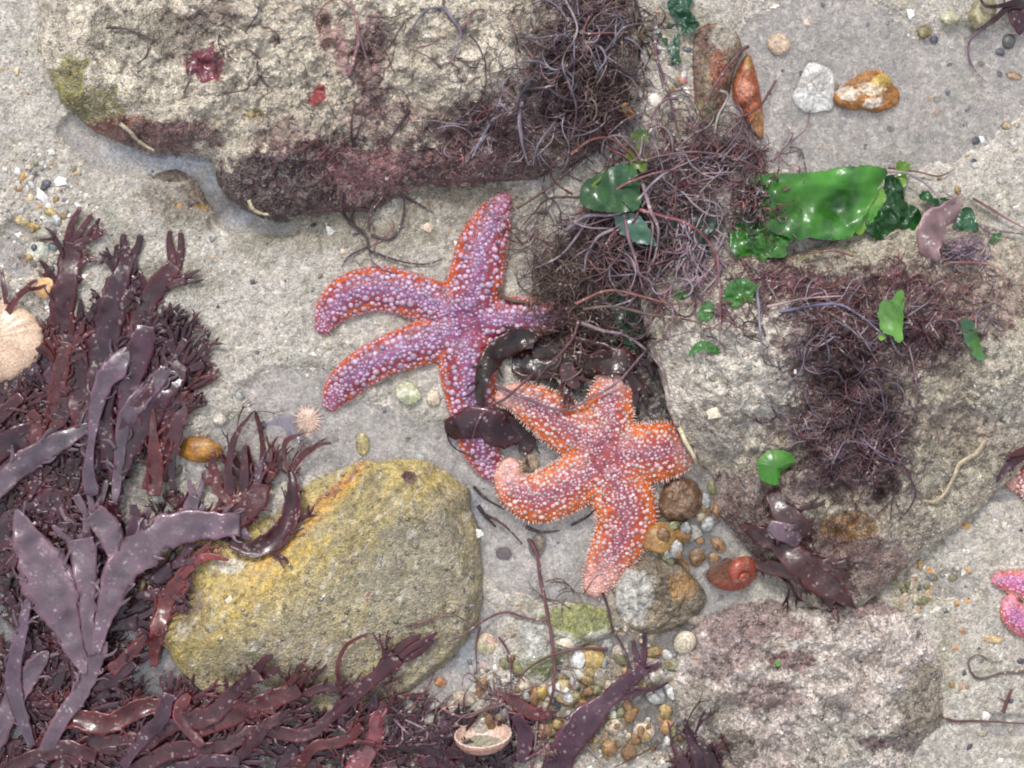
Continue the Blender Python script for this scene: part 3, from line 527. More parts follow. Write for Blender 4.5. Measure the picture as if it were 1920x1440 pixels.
TR = [
 ('pebble', 372, 843, 40, 27, .1, (.36, .17, .03), 'glossy amber pebble lying on pale sand at the edge of the dark dulse', 'pebble', (.22, .09, .02)),
 ('pebble', 1240, 1012, 37, 33, 0, (.25, .13, .04), 'round tawny brown pebble touching the lower arm of the orange starfish', 'pebble', (.33, .19, .06)),
 ('pebble', 1298, 1000, 22, 17, 0, (.30, .28, .25), 'smooth grey round pebble right of the tawny brown pebble', 'pebble', None),
 ('pebble', 1316, 972, 15, 13, 0, (.24, .19, .12), 'small olive brown pebble above the smooth grey round pebble', 'pebble', None),
 ('pebble', 1322, 940, 10, 9, 0, (.50, .46, .32), 'small cream pebble beside the dark brown wet stone', 'pebble', None),
 ('pebble', 72, 474, 24, 25, .5, (.44, .46, .36), 'pale green-grey pebble near the tips of the tallest dulse frond', 'pebble', (.52, .52, .44)),
 ('pebble', 80, 440, 24, 12, .1, (.36, .34, .26), 'flat grey-tan pebble just above the pale green-grey pebble', 'pebble', None),
 ('pebble', 98, 463, 9, 8, .1, (.14, .18, .18), 'dark slate chip touching the pale green-grey pebble', 'pebble', None),
 ('pebble', 86, 540, 19, 22, .6, (.62, .33, .12), 'bright orange shell fragment behind the left dulse stalks', 'shell fragment', (.55, .4, .25)),
 ('pebble', 40, 412, 15, 10, .3, (.55, .45, .22), 'buff yellow pebble in the left gravel', 'pebble', None),
 ('pebble', 64, 424, 14, 9, .1, (.45, .30, .08), 'mustard pebble right of the buff yellow one in the left gravel', 'pebble', None),
 ('pebble', 94, 398, 14, 8, .1, (.42, .32, .13), 'tan pebble right above the mustard pebble in the left gravel', 'pebble', None),
 ('pebble', 105, 412, 11, 10, .8, (.52, .52, .50), 'light grey square pebble close to the white bead', 'pebble', None),
 ('pebble', 765, 738, 24, 20, .5, (.42, .43, .25), 'yellow-green crusted pebble between the two lower arms of the purple starfish', 'pebble', (.58, .56, .42)),
 ('pebble', 812, 745, 14, 15, 0, (.56, .46, .34), 'cream pebble against the downward arm of the purple starfish', 'pebble', None),
 ('pebble', 1110, 1233, 26, 22, .2, (.40, .26, .08), 'squarish golden pebble right of the mossy stone', 'pebble', (.52, .40, .17)),
 ('pebble', 1062, 1300, 32, 22, .5, (.42, .32, .15), 'speckled straw-coloured pebble below the mossy stone', 'pebble', (.30, .25, .14)),
 ('pebble', 1013, 1300, 14, 13, .5, (.44, .32, .09), 'small golden pebble left of the speckled straw-coloured pebble', 'pebble', None),
 ('pebble', 1080, 1265, 30, 12, .2, (.50, .48, .38), 'flat pale stone under the squarish golden pebble', 'pebble', None),
 ('pebble', 1156, 1235, 13, 28, .1, (.40, .33, .27), 'long upright grey-brown pebble right of the squarish golden pebble', 'pebble', None),
 ('pebble', 912, 1208, 22, 21, .2, (.50, .45, .28), 'cream and pink limpet-like pebble right of the yellow rock', 'pebble', (.55, .33, .28)),
 ('pebble', 825, 1278, 11, 11, .2, (.42, .20, .08), 'small rust-orange pebble in the grey channel beside the yellow rock', 'pebble', None),
 ('pebble', 1232, 1222, 12, 10, .2, (.50, .22, .05), 'small bright orange pebble left of the paired white shell', 'pebble', None),
 ('pebble', 1265, 1250, 30, 13, .2, (.20, .20, .13), 'dark green-grey flat pebble under the paired white shell', 'pebble', None),
 ('pebble', 1252, 1365, 15, 17, .2, (.40, .22, .09), 'round orange-brown pebble in the gravel left of the pale rock', 'pebble', None),
 ('pebble', 1208, 1372, 20, 20, .7, (.58, .44, .32), 'broken pink and tan shell in the gravel above the bottom dulse', 'shell fragment', (.62, .52, .46)),
 ('pebble', 1020, 1370, 16, 14, .7, (.42, .24, .10), 'orange pebble right of the open clam shell', 'pebble', None),
 ('pebble', 1012, 1400, 14, 12, .7, (.38, .30, .13), 'ochre pebble below the orange pebble near the open clam shell', 'pebble', None),
 ('pebble', 680, 832, 13, 22, .1, (.34, .28, .12), 'small olive snail-like pebble above the yellow rock', 'pebble', None),
 ('pebble', 412, 788, 15, 11, .1, (.55, .49, .40), 'oval cream pebble right of the dulse above the amber pebble', 'pebble', None),
 ('pebble', 498, 836, 10, 10, .1, (.58, .55, .40), 'small pale yellow pebble between the two raised dulse claws', 'pebble', None),
 ('pebble', 1460, 82, 22, 20, .1, (.50, .38, .26), 'tan pebble in the pool right of the rusty stone', 'pebble', (.42, .30, .20)),
 ('pebble', 1780, 34, 17, 13, .1, (.46, .44, .28), 'yellow-grey pebble near the top right corner', 'pebble', None),
 ('pebble', 1732, 60, 15, 13, .1, (.22, .18, .08), 'dark olive pebble left of the yellow-grey corner pebble', 'pebble', None),
 ('pebble', 1843, 25, 26, 38, .4, (.30, .26, .15), 'khaki stone beneath the weed in the top right corner', 'stone', None),
 ('pebble', 1892, 78, 14, 15, .4, (.10, .10, .10), 'black pebble at the right edge below the corner weed', 'pebble', None),
 ('pebble', 1902, 142, 15, 8, .2, (.45, .28, .15), 'rusty tan chip at the right edge of the pool', 'pebble', None),
 ('pebble', 1888, 236, 10, 9, .2, (.42, .30, .18), 'brown pebble on the dry bank at the right edge', 'pebble', None),
 ('pebble', 1862, 1198, 20, 7, .1, (.60, .42, .22), 'flat orange shell flake left of the pink starfish', 'shell fragment', None),
 ('pebble', 870, 1310, 22, 14, .2, (.52, .42, .32), 'pink-tan pebble above the open clam shell', 'pebble', None),
 ('pebble', 877, 1400, 22, 20, .2, (.20, .22, .15), 'round dark green pebble under the open clam shell', 'pebble', None),
 ('pebble', 1008, 1024, 16, 22, .2, (.17, .13, .09), 'brown round pebble at the root of the long branching thread', 'pebble', None),
 ('pebble', 945, 1038, 16, 14, .2, (.13, .07, .06), 'maroon weedy pebble in the small pool', 'pebble', None),
 ('pebble', 1030, 815, 26, 19, .2, (.48, .42, .33), 'cream pebble framed by the two left arms of the orange starfish', 'pebble', None),
 ('pebble', 992, 873, 20, 22, .2, (.36, .26, .16), 'tan pebble inside the hooked arm of the orange starfish', 'pebble', None),
 ('pebble', 1185, 170, 12, 14, .2, (.32, .26, .16), 'striped tan periwinkle shell in the top weed tangle', 'shell', None),
 ('pebble', 60, 655, 20, 30, .2, (.24, .21, .14), 'khaki pebble between the pale orange shell and the dulse', 'pebble', None),
 ('pebble', 48, 700, 30, 24, .2, (.42, .43, .40), 'grey-white pebble below the pale orange shell', 'pebble', None),
]
for nm, u, v, ru, rv, rot, col, lab, ct, c2 in TR:
    pebble('shell_fragment' if 'shell' in ct else ('stone' if ct == 'stone' else 'pebble'), u, v, ru, rv, rot, col, lab, ct, col2=c2, sink=.3, mat=M_SHELL if 'shell' in ct else M_STONE)

def chip(u, v, r, rot, col, label, k=5, el=1.0, cat='shell fragment', group=None, seed=0, lift=1.0):
    """curved flake of shell with an irregular rim and real thickness"""
    r2 = np.random.default_rng(seed + int(u + v)); a = np.sort(r2.uniform(0, 2 * np.pi, k) * .25 + np.linspace(0, 2 * np.pi, k, endpoint=False))
    R = r * r2.uniform(.7, 1.15, k); poly = np.stack([np.cos(a) * R * el, np.sin(a) * R], -1)
    E = np.concatenate([poly[i] + (poly[(i + 1) % k] - poly[i]) * np.linspace(0, 1, 6, endpoint=False)[:, None] for i in range(k)])
    E *= (1 + .05 * r2.normal(size=(len(E), 1))); n = len(E); vs = []
    for s_ in (1, .66, .33): vs.append(E * s_)
    X = np.concatenate(vs + [np.zeros((1, 2))]); c, s = math.cos(rot), math.sin(rot); X = X @ np.array([[c, s], [-s, c]])
    z = float(hm(u, v)) + lift + r * .35 * (1 - (np.hypot(X[:, 0], X[:, 1]) / r) ** 2) + X[:, 0] * r2.uniform(-.2, .2)
    top = np.c_[X[:, 0] + u, X[:, 1] + v, z]; bot = top - np.array([0, 0, 1.2]); m_ = len(top)
    i = np.arange(n); j = (i + 1) % n; q = [np.stack([j, i, i + n, j + n], -1), np.stack([j + n, i + n, i + 2 * n, j + 2 * n], -1)]
    q += [x[:, ::-1] + m_ for x in q] + [np.stack([i, j, j + m_, i + m_], -1)]
    t = np.stack([j + 2 * n, i + 2 * n, np.full(n, 3 * n)], -1)
    mb = MB(); mb.add(np.concatenate([top, bot]), np.concatenate(q), np.concatenate([t, t[:, ::-1] + m_]), np.array(col))
    o = mb.build('shell_fragment', M_SHELL, smooth=False); return tag(o, label, cat, group)
CH = [(81, 365, 15, .3, WH, 'white triangular shell chip in the left gravel, below the rounder white chip'), (114, 340, 14, .3, (.75, .74, .72), 'rounded bright white shell chip in the left gravel'), (58, 370, 8, .3, (.6, .45, .25), 'small tan shell chip touching the white triangular chip'),
      (145, 384, 6, 0, (.85, .84, .83), 'tiny white bead-like shell chip above the tallest dulse tip'), (128, 404, 5, 0, (.75, .74, .74), 'tiny grey-white shell chip right of the light grey square pebble'), (30, 133, 9, 0, (.58, .47, .25), 'cream shell chip left of the large boulder'),
      (1706, 24, 11, .5, (.85, .85, .84), 'brilliant white oval shell chip at the top of the pool'), (1657, 87, 8, .1, (.62, .55, .45), 'cream shell sliver right of the olive pebble in the pool'), (1427, 74, 9, 1.3, (.66, .62, .58), 'white elongated shell chip left of the tan pool pebble'), (1608, 288, 6, .1, (.66, .66, .66), 'tiny white oval shell in the lower part of the pool'),
      (895, 1000, 11, 1, (.72, .69, .62), 'white triangular shell chip at the right edge of the yellow rock'), (925, 808, 11, .9, (.70, .62, .48), 'cream shell chip stuck on the dark curled blade between the starfish'), (789, 440, 0, 0, WH, ''), (800, 425, 12, .2, (.55, .42, .32), 'pinkish shell chip on the olive sand above the purple starfish'),
      (616, 432, 14, .2, (.48, .48, .44), 'light grey square shell chip on the olive sand below the boulder'), (856, 457, 8, .6, (.72, .66, .50), 'cream triangular chip touching the upward arm of the purple starfish'), (645, 470, 8, 0, (.58, .47, .35), 'pale peach shell chip above the left arms of the purple starfish'),
      (1848, 1342, 10, .4, (.74, .64, .58), 'white and pink shell bit beside the upright broken stalk'), (1178, 1342, 8, .4, (.74, .72, .70), 'little bright white chip left of the broken pink and tan shell'), (1150, 1340, 9, .4, (.60, .60, .48), 'pale green-white chip above the bottom dulse blade'), (1060, 1205, 13, .4, (.64, .54, .40), 'cream shell splinter touching the mossy stone'), (1208, 1205, 9, .4, (.6, .42, .32), 'peach chip above the dulse tips at the bottom'),
      (598, 747, 0, 0, WH, ''), (588, 664, 6, .4, (.70, .70, .68), 'white speck chip left of the purple starfish'), (740, 845, 9, .4, (.62, .60, .56), 'grey-white chip above the top corner of the yellow rock'), (482, 790, 0, 0, WH, ''), (788, 858, 9, .2, (.70, .69, .66), 'white splinter at the top corner of the yellow rock'),
      (1225, 186, 14, .3, (.72, .66, .56), 'long cream splinter near the green and orange speck'), (1214, 34, 8, .3, (.66, .62, .52), 'cream chip beside the dark green blade at the top'), (1280, 150, 9, .3, (.42, .16, .14), 'pink-red chip in the sand below the dark green blade'), (1740, 210, 0, 0, WH, ''), (1758, 210, 8, .3, (.55, .35, .25), 'rusty shell bit at the left edge of the dry bank'),
      (1840, 262, 8, .3, (.72, .70, .68), 'white shell speck on the dry bank near the right edge'), (1345, 775, 20, .1, (.60, .52, .38), 'broad cream shell flake stuck on the pale crust of the weedy boulder'), (1476, 505, 0, 0, WH, ''), (1487, 697, 8, .2, (.80, .78, .72), 'bright white speck on the pale crust of the weedy boulder'), (430, 1124, 9, .2, (.66, .58, .46), 'cream chip in the middle of the yellow rock'),
      (1790, 1215, 7, .2, (.5, .25, .12), 'tiny orange chip right of the pale rock'), (637, 1294, 6, .2, (.85, .84, .82), 'tiny white shell grain lying on the bottom dulse stems'), (1885, 985, 8, .2, (.62, .55, .42), 'cream chip below the small orange starfish at the right edge')]
for u, v, r, rot, col, lab in CH:
    if r: chip(u, v, r, rot, col, lab, el=2.2 if 'splinter' in lab or 'elongated' in lab or 'sliver' in lab else 1.15)
# smaller countable pebbles, by patch
PAL = {'ochre': (.34, .23, .09), 'grey': GY, 'white': WH, 'brown': BR, 'cream': CR, 'slate': DK, 'pink': PK, 'olive': (.2, .19, .09)}
PATCH = [('in the bottom centre gravel', 1105, 1310, 225, 115, 108, ['ochre', 'grey', 'cream', 'brown', 'olive', 'brown', 'ochre', 'white'], 5, 15),
         ('in the left gravel', 60, 430, 95, 130, 22, ['ochre', 'grey', 'cream', 'white', 'slate'], 4, 9),
         ('right of the orange starfish', 1300, 990, 62, 95, 26, ['brown', 'grey', 'olive', 'brown'], 6, 15),
         ('on the top right pool floor', 1660, 170, 240, 170, 20, ['slate', 'cream', 'grey', 'ochre'], 3, 8),
         ('above the yellow rock', 600, 810, 230, 90, 12, ['slate', 'cream', 'grey', 'pink'], 3, 9),
         ('on the dry right bank', 1840, 300, 110, 110, 12, ['cream', 'ochre', 'white'], 3, 7),
         ('above the pale rock', 1730, 1090, 70, 40, 18, ['cream', 'olive', 'ochre'], 5, 10),
         ('on the lower right sand', 1850, 1260, 80, 160, 14, ['slate', 'cream', 'ochre'], 3, 7),
         ('left of the umber stone', 1235, 140, 70, 110, 18, ['slate', 'cream', 'white', 'ochre'], 4, 9)]
for desc, cu, cv, ru, rv, n, pal, lo_, hi_ in PATCH:
    k = 0; used = set(); tries = 0
    while k < n and tries < 4000:
        tries += 1
        a = rng.uniform(0, 6.28); r = math.sqrt(rng.random()); u = cu + math.cos(a) * r * ru; v = cv + math.sin(a) * r * rv
        if u < 4 or u > 1916 or v < 4 or v > 1436 or rid_at(np.array([u]), np.array([v]))[0] > 0: continue
        cn = pal[int(rng.integers(len(pal)))]; c = np.array(PAL[cn]) * rng.uniform(.8, 1.1); s_ = rng.uniform(lo_, hi_)
        r1, r2_ = s_ * rng.uniform(.9, 1.4), s_ * rng.uniform(.7, 1.1); shp = 'long' if r1 / r2_ > 1.6 else ('oval' if r1 / r2_ > 1.25 else 'round')
        tone = 'pale ' if c.mean() > np.mean(PAL[cn]) * 1.0 else 'darker '; size = 'tiny' if s_ < lo_ + (hi_ - lo_) * .4 else 'small'
        sec = ['right', 'lower right', 'bottom', 'lower left', 'left', 'upper left', 'top', 'upper right'][int(((math.atan2((v - cv) / rv, (u - cu) / ru) + math.pi / 8) % (2 * math.pi)) / (math.pi / 4))]
        lab_ = f'{size} {tone}{cn} {shp} pebble {desc}, {sec} part'
        if lab_ in used: continue
        used.add(lab_); k += 1
        pebble('pebble', u, v, r1, r2_, rng.uniform(0, 3), tuple(c), f'{size} {tone}{cn} {shp} pebble {desc}, {sec} part', 'pebble', ang=.45, group='tiny pebbles ' + desc, hz=.6)

# ------------------------------------------------------------------ starfish
def seg_info(P, path, rad):
    """nearest point of a limb for points P (n,2): distance/radius ratio signed side, arc fraction, local radius"""
    best = np.full(len(P), 1e9); rr = np.ones(len(P)); tt = np.zeros(len(P)); sd_ = np.zeros(len(P)); zz = np.zeros(len(P))
    n = len(path)
    for i in range(n - 1):
        a, b_ = path[i, :2], path[i + 1, :2]; d = b_ - a; L2 = d @ d
        f = np.clip(((P - a) @ d) / L2, 0, 1); w_ = P - (a + f[:, None] * d); dist = np.hypot(w_[:, 0], w_[:, 1])
        r = rad[i] + (rad[i + 1] - rad[i]) * f; k = dist / r < best
        best = np.where(k, dist / r, best); rr = np.where(k, r, rr); tt = np.where(k, (i + f) / (n - 1), tt)
        cr = d[0] * w_[:, 1] - d[1] * w_[:, 0]; sd_ = np.where(k, np.sign(cr), sd_); zz = np.where(k, path[i, 2] + f * (path[i + 1, 2] - path[i, 2]), zz)
    return best, rr, tt, sd_, zz
def starfish(label, cen, arms, pal, rdisc=58, z0=4, flat=.62, tub=4.2, spine=5, name='starfish', margin=True, density=1.0):
    cu, cv = cen; paths = []
    for a in arms:
        P = np.array([(x[0], x[1], x[3] if len(x) > 3 else z0, x[2]) for x in a], float); Q = catmull(P, 26)
        Q[:, 2] += np.maximum(hm(Q[:, 0], Q[:, 1]), -2) * (0 if len(a[0]) > 3 else 1)
        Q[:, 2] = np.convolve(np.pad(Q[:, 2], 4, 'edge'), np.ones(9) / 9, 'valid')
        paths.append((Q[:, :3], Q[:, 3] * 1.07))
    zc = float(max(hm(cu, cv), -2)) + z0 if len(arms[0][0]) < 4 else arms[0][0][3]
    root = thing(name, cu, cv, max(zc - 2, 0), label, 'starfish')
    mb = MB(); na = 20
    for Q, R in paths:
        X = []; T = np.gradient(Q[:, :2], axis=0); T /= np.linalg.norm(T, axis=1)[:, None]
        ends = [(Q[0], R[0] * .3, T[0], -R[0] * .6)] + [(Q[i], R[i], T[i], 0) for i in range(len(Q))] + [(Q[-1], R[-1] * .86, T[-1], R[-1] * .42), (Q[-1], R[-1] * .55, T[-1], R[-1] * .75), (Q[-1], R[-1] * .12, T[-1], R[-1] * .92)]
        for q_, r, t_, off in ends:
            th = np.linspace(0, 2 * np.pi, na, endpoint=False); c = np.cos(th); s = np.sin(th)
            hh = np.where(s > 0, s * flat * r, s * .22 * r) + q_[2]
            X.append(np.stack([q_[0] + t_[0] * off - t_[1] * c * r, q_[1] + t_[1] * off + t_[0] * c * r, hh], -1))
        X = np.array(X); m_ = len(X); ii = np.arange(m_ * na).reshape(m_, na); jj = np.roll(ii, -1, 1)
        q4 = np.stack([ii[:-1], ii[1:], jj[1:], jj[:-1]], -1).reshape(-1, 4)
        t3 = [[0, i + 1, i] for i in range(1, na - 1)] + [[(m_ - 1) * na, (m_ - 1) * na + i, (m_ - 1) * na + i + 1] for i in range(1, na - 1)]
        mb.add(X.reshape(-1, 3), q4, t3)
    V0, F = ICO2; mb.add(V0 * np.array([rdisc, rdisc, rdisc * flat * .80]) + np.array([cu, cv, zc]), None, F)
    tmp = mb.build('tmp', M_SKIN)
    rm = tmp.modifiers.new('r', 'REMESH'); rm.mode = 'VOXEL'; rm.voxel_size = 0.00085; rm.use_smooth_shade = True
    sm = tmp.modifiers.new('s', 'SMOOTH'); sm.factor = .6; sm.iterations = 9
    dg = bpy.context.evaluated_depsgraph_get(); ev = tmp.evaluated_get(dg); me = bpy.data.meshes.new_from_object(ev)
    co = np.empty(len(me.vertices) * 3, np.float32); me.vertices.foreach_get('co', co); co = co.reshape(-1, 3) + np.array(tmp.location)
    nm = np.empty(len(me.vertices) * 3, np.float32); me.vertices.foreach_get('normal', nm); nm = nm.reshape(-1, 3)
    F = [list(p.vertices) for p in me.polygons]
    bpy.data.objects.remove(tmp)
    z = co[:, 2] / S; k = HC / (HC - co[:, 2]); uv = np.stack([co[:, 0] * k / S + 960, 720 - co[:, 1] * k / S], -1)
    inf = [seg_info(uv, Q, R) for Q, R in paths]; B = np.array([i[0] for i in inf]); a = B.argmin(0); e = B.min(0); tt = np.array([i[2] for i in inf])[a, np.arange(len(a))]
    dc = np.hypot(uv[:, 0] - cu, uv[:, 1] - cv) / rdisc
    centre = sstep(1.15, .4, dc)
    e = np.clip(e, 0, 1.2)
    nz_ = fbm(uv[:, 0], uv[:, 1], 14, 3, seed=3) * .22
    C = lerp(np.array(pal['mid']), np.array(pal['core']), (sstep(.42, .05, e + nz_))[:, None])
    C = lerp(C, np.array(pal['edge']), (sstep(pal.get('e0', .55), pal.get('e1', .85), e + nz_) * (1 - centre * .5))[:, None])
    C = lerp(C, np.array(pal['rim']), sstep(.97, 1.06, e)[:, None] * .7)
    C = lerp(C, np.array(pal['tip']), (sstep(pal.get('t0', .75), .95, tt + nz_ * .3) * pal.get('tips', .7))[:, None])
    C = lerp(C, np.array(pal['core']), (centre * .5)[:, None])
    # low furrows between plates, real relief
    d_ = (fbm(uv[:, 0], uv[:, 1], 11, 3, seed=8) * 1.2) * S
    co2 = co + nm * d_[:, None]
    mb = MB(); qs = [f for f in F if len(f) == 4]; ts = [f for f in F if len(f) == 3]
    mb.add(co2, qs, ts, C); body = mb.build('body', M_SKIN, root, raw=True)
    bvh = BVHTree.FromPolygons([tuple(x) for x in co2], F)
    def drop(u, v):
        # shoot along the line that carries the traced pixel
        o = Vector((0, 0, HC)); d = Vector(((u - 960) * S, (720 - v) * S, -HC)).normalized()
        return bvh.ray_cast(o, d)
    # tubercles
    tv = []; pts = []
    for ai, (Q, R) in enumerate(paths):
        T = np.gradient(Q[:, :2], axis=0); seg = np.r_[0, np.cumsum(np.hypot(*np.diff(Q[:, :2], axis=0).T))]; Ltot = seg[-1]
        rows = [(0, .72, .66)] + [(s_ * f, sz, .8) for f, sz in ((.15, .75), (.29, .85), (.43, 1.05), (.57, 1.1), (.71, 1.0), (.83, .8)) for s_ in (-1, 1)] + ([(s_ * .93, .6, .8) for s_ in (-1, 1)])
        for f, sz, spc in rows:
            d = rng.uniform(0, 5)
            while d < Ltot + R[-1] * .55:
                tq = min(d, Ltot); u0 = np.interp(tq, seg, Q[:, 0]); v0 = np.interp(tq, seg, Q[:, 1]); r0 = np.interp(tq, seg, R)
                tx = np.interp(tq, seg, T[:, 0]); ty = np.interp(tq, seg, T[:, 1]); l_ = math.hypot(tx, ty); tx /= l_; ty /= l_
                ex = d - tq; tap = math.sqrt(max(1 - (ex / r0) ** 2, .1)) if ex > 0 else 1
                fade = .62 + .38 * min(1, r0 / 38)
                size = tub * sz * fade * rng.uniform(.55, 1.3)
                jit = .07 if f == 0 else .09
                ff = (f + rng.uniform(-jit, jit)) * tap
                pts.append((u0 + tx * ex - ty * ff * r0 + rng.uniform(-1, 1), v0 + ty * ex + tx * ff * r0 + rng.uniform(-1, 1), size, abs(f), tq / Ltot, ai))
                d += size * 2 * rng.uniform(.92, 1.35) / spc * .86 / density
    for k in range(int(130 * density)):
        a_ = rng.uniform(0, 6.28); r_ = rdisc * math.sqrt(rng.random()) * .9
        pts.append((cu + math.cos(a_) * r_, cv + math.sin(a_) * r_, tub * .62 * rng.uniform(.6, 1.2), .1, 0, -1))
    rng.shuffle(pts); kept = []; grid = {}
    dome = [(0, 0, .62)] + [(math.cos(j * 2 * math.pi / 8) * r_, math.sin(j * 2 * math.pi / 8) * r_, h_) for r_, h_ in ((.5, .52), (.85, .22), (1.0, -.25)) for j in range(8)]
    dome = np.array(dome); df = [[0, 1 + j, 1 + (j + 1) % 8] for j in range(8)]; dq = [[1 + a * 8 + j, 1 + (a + 1) * 8 + j, 1 + (a + 1) * 8 + (j + 1) % 8, 1 + a * 8 + (j + 1) % 8] for a in (0, 1) for j in range(8)]
    TM = MB()
    for u, v, sz, f, tq, ai in pts:
        key = (int(u // 12), int(v // 12)); ok = True
        for dx in (-1, 0, 1):
            for dy in (-1, 0, 1):
                for (pu, pv, ps) in grid.get((key[0] + dx, key[1] + dy), ()):
                    if (pu - u) ** 2 + (pv - v) ** 2 < ((ps + sz) * .74) ** 2: ok = False
        if not ok: continue
        hit = drop(u, v)
        if hit[0] is None or hit[1].z < .15: continue
        grid.setdefault(key, []).append((u, v, sz)); n_ = hit[1]; p = np.array(hit[0])
        x = Vector((1, 0, 0)); x = (x - n_ * x.dot(n_)).normalized(); y = n_.cross(x)
        r1 = sz * S; el = rng.uniform(.9, 1.3); an = rng.uniform(0, 3.14); ca, sa = math.cos(an), math.sin(an)
        dx = (dome[:, 0] * ca - dome[:, 1] * sa) * el * r1; dy = (dome[:, 0] * sa + dome[:, 1] * ca) * r1; wob = rng.uniform(.88, 1.12, len(dome))
        P_ = p + np.outer(dx * wob, x) + np.outer(dy * wob, y) + np.outer(dome[:, 2] * r1 * .8, n_)
        cc = lerp(np.array(pal['tub']), np.array(pal['tub2']), min(1, max(0, f * 1.1 + rng.uniform(-.3, .3)))); cc = lerp(cc, np.array(pal['tubtip']), sstep(.7, 1.0, tq) * .8)
        cc = cc * rng.uniform(.62, 1.05); ed = lerp(cc, np.array(pal['mid']), .65)
        cols = np.concatenate([[cc], np.repeat([cc], 8, 0), np.repeat([lerp(cc, ed, .4)], 8, 0), np.repeat([ed], 8, 0)])
        TM.add(P_, dq, df, cols)
    TM.build('tubercles', M_TUB, root, raw=True)
    # marginal spines
    SM = MB()
    for Q, R in paths:
        T = np.gradient(Q[:, :2], axis=0); T /= np.linalg.norm(T, axis=1)[:, None]; seg = np.r_[0, np.cumsum(np.hypot(*np.diff(Q[:, :2], axis=0).T))]
        for s_ in (-1, 1):
            d = seg[-1] * .18
            while d < seg[-1] + R[-1] * .85:
                tq = min(d, seg[-1]); i_ = [np.interp(tq, seg, Q[:, k]) for k in range(3)]; r0 = np.interp(tq, seg, R); tx = np.interp(tq, seg, T[:, 0]); ty = np.interp(tq, seg, T[:, 1])
                ex = d - tq; th = math.asin(min(ex / r0, .99)) if ex > 0 else 0
                ox = -ty * s_ * math.cos(th) + tx * math.sin(th); oy = tx * s_ * math.cos(th) + ty * math.sin(th)
                for lv in (0, 1):
                    rr_ = r0 * (.93 if lv else .98); L_ = spine * rng.uniform(.4, 1.15) * (.6 + .4 * min(1, r0 / 35))
                    b0 = np.array([i_[0] + ox * rr_, i_[1] + oy * rr_, i_[2] + (r0 * .20 if lv else 1)])
                    if min(seg_info(b0[None, :2], Q2, R2)[0][0] for Q2, R2 in paths if Q2 is not Q) < .98: continue
                    tip = b0 + np.array([ox * L_, oy * L_, L_ * (.5 if lv else .1)]) + rng.normal(size=3) * .5
                    wd = 1.35; side = np.array([-oy, ox, 0]); up = np.array([0, 0, 1.])
                    A_ = [b0 + side * wd, b0 + up * wd, b0 - side * wd, b0 - up * wd]; B_ = [x_ * .35 + tip * .65 + (x_ - b0) * .35 for x_ in A_]
                    SM.add(np.array(A_ + B_ + [tip]), [[i, (i + 1) % 4, 4 + (i + 1) % 4, 4 + i] for i in range(4)], [[4 + i, 4 + (i + 1) % 4, 8] for i in range(4)], np.concatenate([np.repeat([lerp(np.array(pal['edge']), np.array(pal['spine']), .6)], 4, 0), np.repeat([np.array(pal['spine'])], 5, 0)]))
                d += 4.2 * rng.uniform(.5, 1.6)
    SM.build('marginal_spines', M_TUB, root)
    # raise height map
    allp = np.concatenate([Q[:, :2] for Q, R in paths]); u0, v0 = allp.min(0) - 70; u1, v1 = allp.max(0) + 70
    i0, i1 = max(int((u0 - HU0) / HST), 0), min(int((u1 - HU0) / HST), len(hu) - 1); j0, j1 = max(int((v0 - HV0) / HST), 0), min(int((v1 - HV0) / HST), len(hv) - 1)
    G = np.stack([HUg[j0:j1, i0:i1].ravel(), HVg[j0:j1, i0:i1].ravel()], -1); out = HM[j0:j1, i0:i1].ravel().copy()
    for Q, R in paths:
        e_, r_, _, _, z_ = seg_info(G, Q, R); hh = z_ + flat * r_ * np.sqrt(np.clip(1 - e_ ** 2, 0, 1)) * (e_ < 1); out = np.where(e_ < 1, np.maximum(out, hh), out)
    HM[j0:j1, i0:i1] = out.reshape(HM[j0:j1, i0:i1].shape)
    return root
PURPLE = dict(core=(.24, .07, .17), mid=(.25, .032, .045), edge=(.56, .10, .015), rim=(.62, .24, .14), tip=(.42, .13, .22), tub=(.48, .35, .54), tub2=(.60, .43, .54), tubtip=(.64, .38, .48), spine=(.62, .36, .36), e0=.60, e1=.86, tips=.5)
starfish('purple starfish with large lilac knobs, its left arm curled, lying on sand in the centre', (868, 600),
         [[(875, 580, 48), (893, 520, 50), (905, 460, 45), (925, 410, 34), (944, 376, 17)],
          [(850, 585, 46), (790, 560, 40), (716, 541, 41), (655, 553, 38), (622, 582, 30), (606, 612, 17)],
          [(855, 620, 48), (790, 643, 40), (715, 672, 36), (660, 706, 33), (632, 738, 27), (620, 757, 16)],
          [(870, 640, 50), (878, 700, 51), (886, 770, 42), (898, 830, 35), (915, 868, 27), (926, 884, 21)],
          [(905, 600, 47), (955, 598, 41), (1010, 595, 33), (1058, 592, 23)]], PURPLE, rdisc=56, z0=3, tub=5.2, spine=3.2, density=1.3)
ORANGE = dict(core=(.28, .07, .10), mid=(.42, .065, .035), edge=(.62, .13, .02), rim=(.72, .30, .16), tip=(.78, .40, .32), tub=(.64, .47, .52), tub2=(.76, .55, .48), tubtip=(.84, .58, .52), spine=(.80, .60, .52), e0=.45, e1=.72, tips=.9, t0=.55)
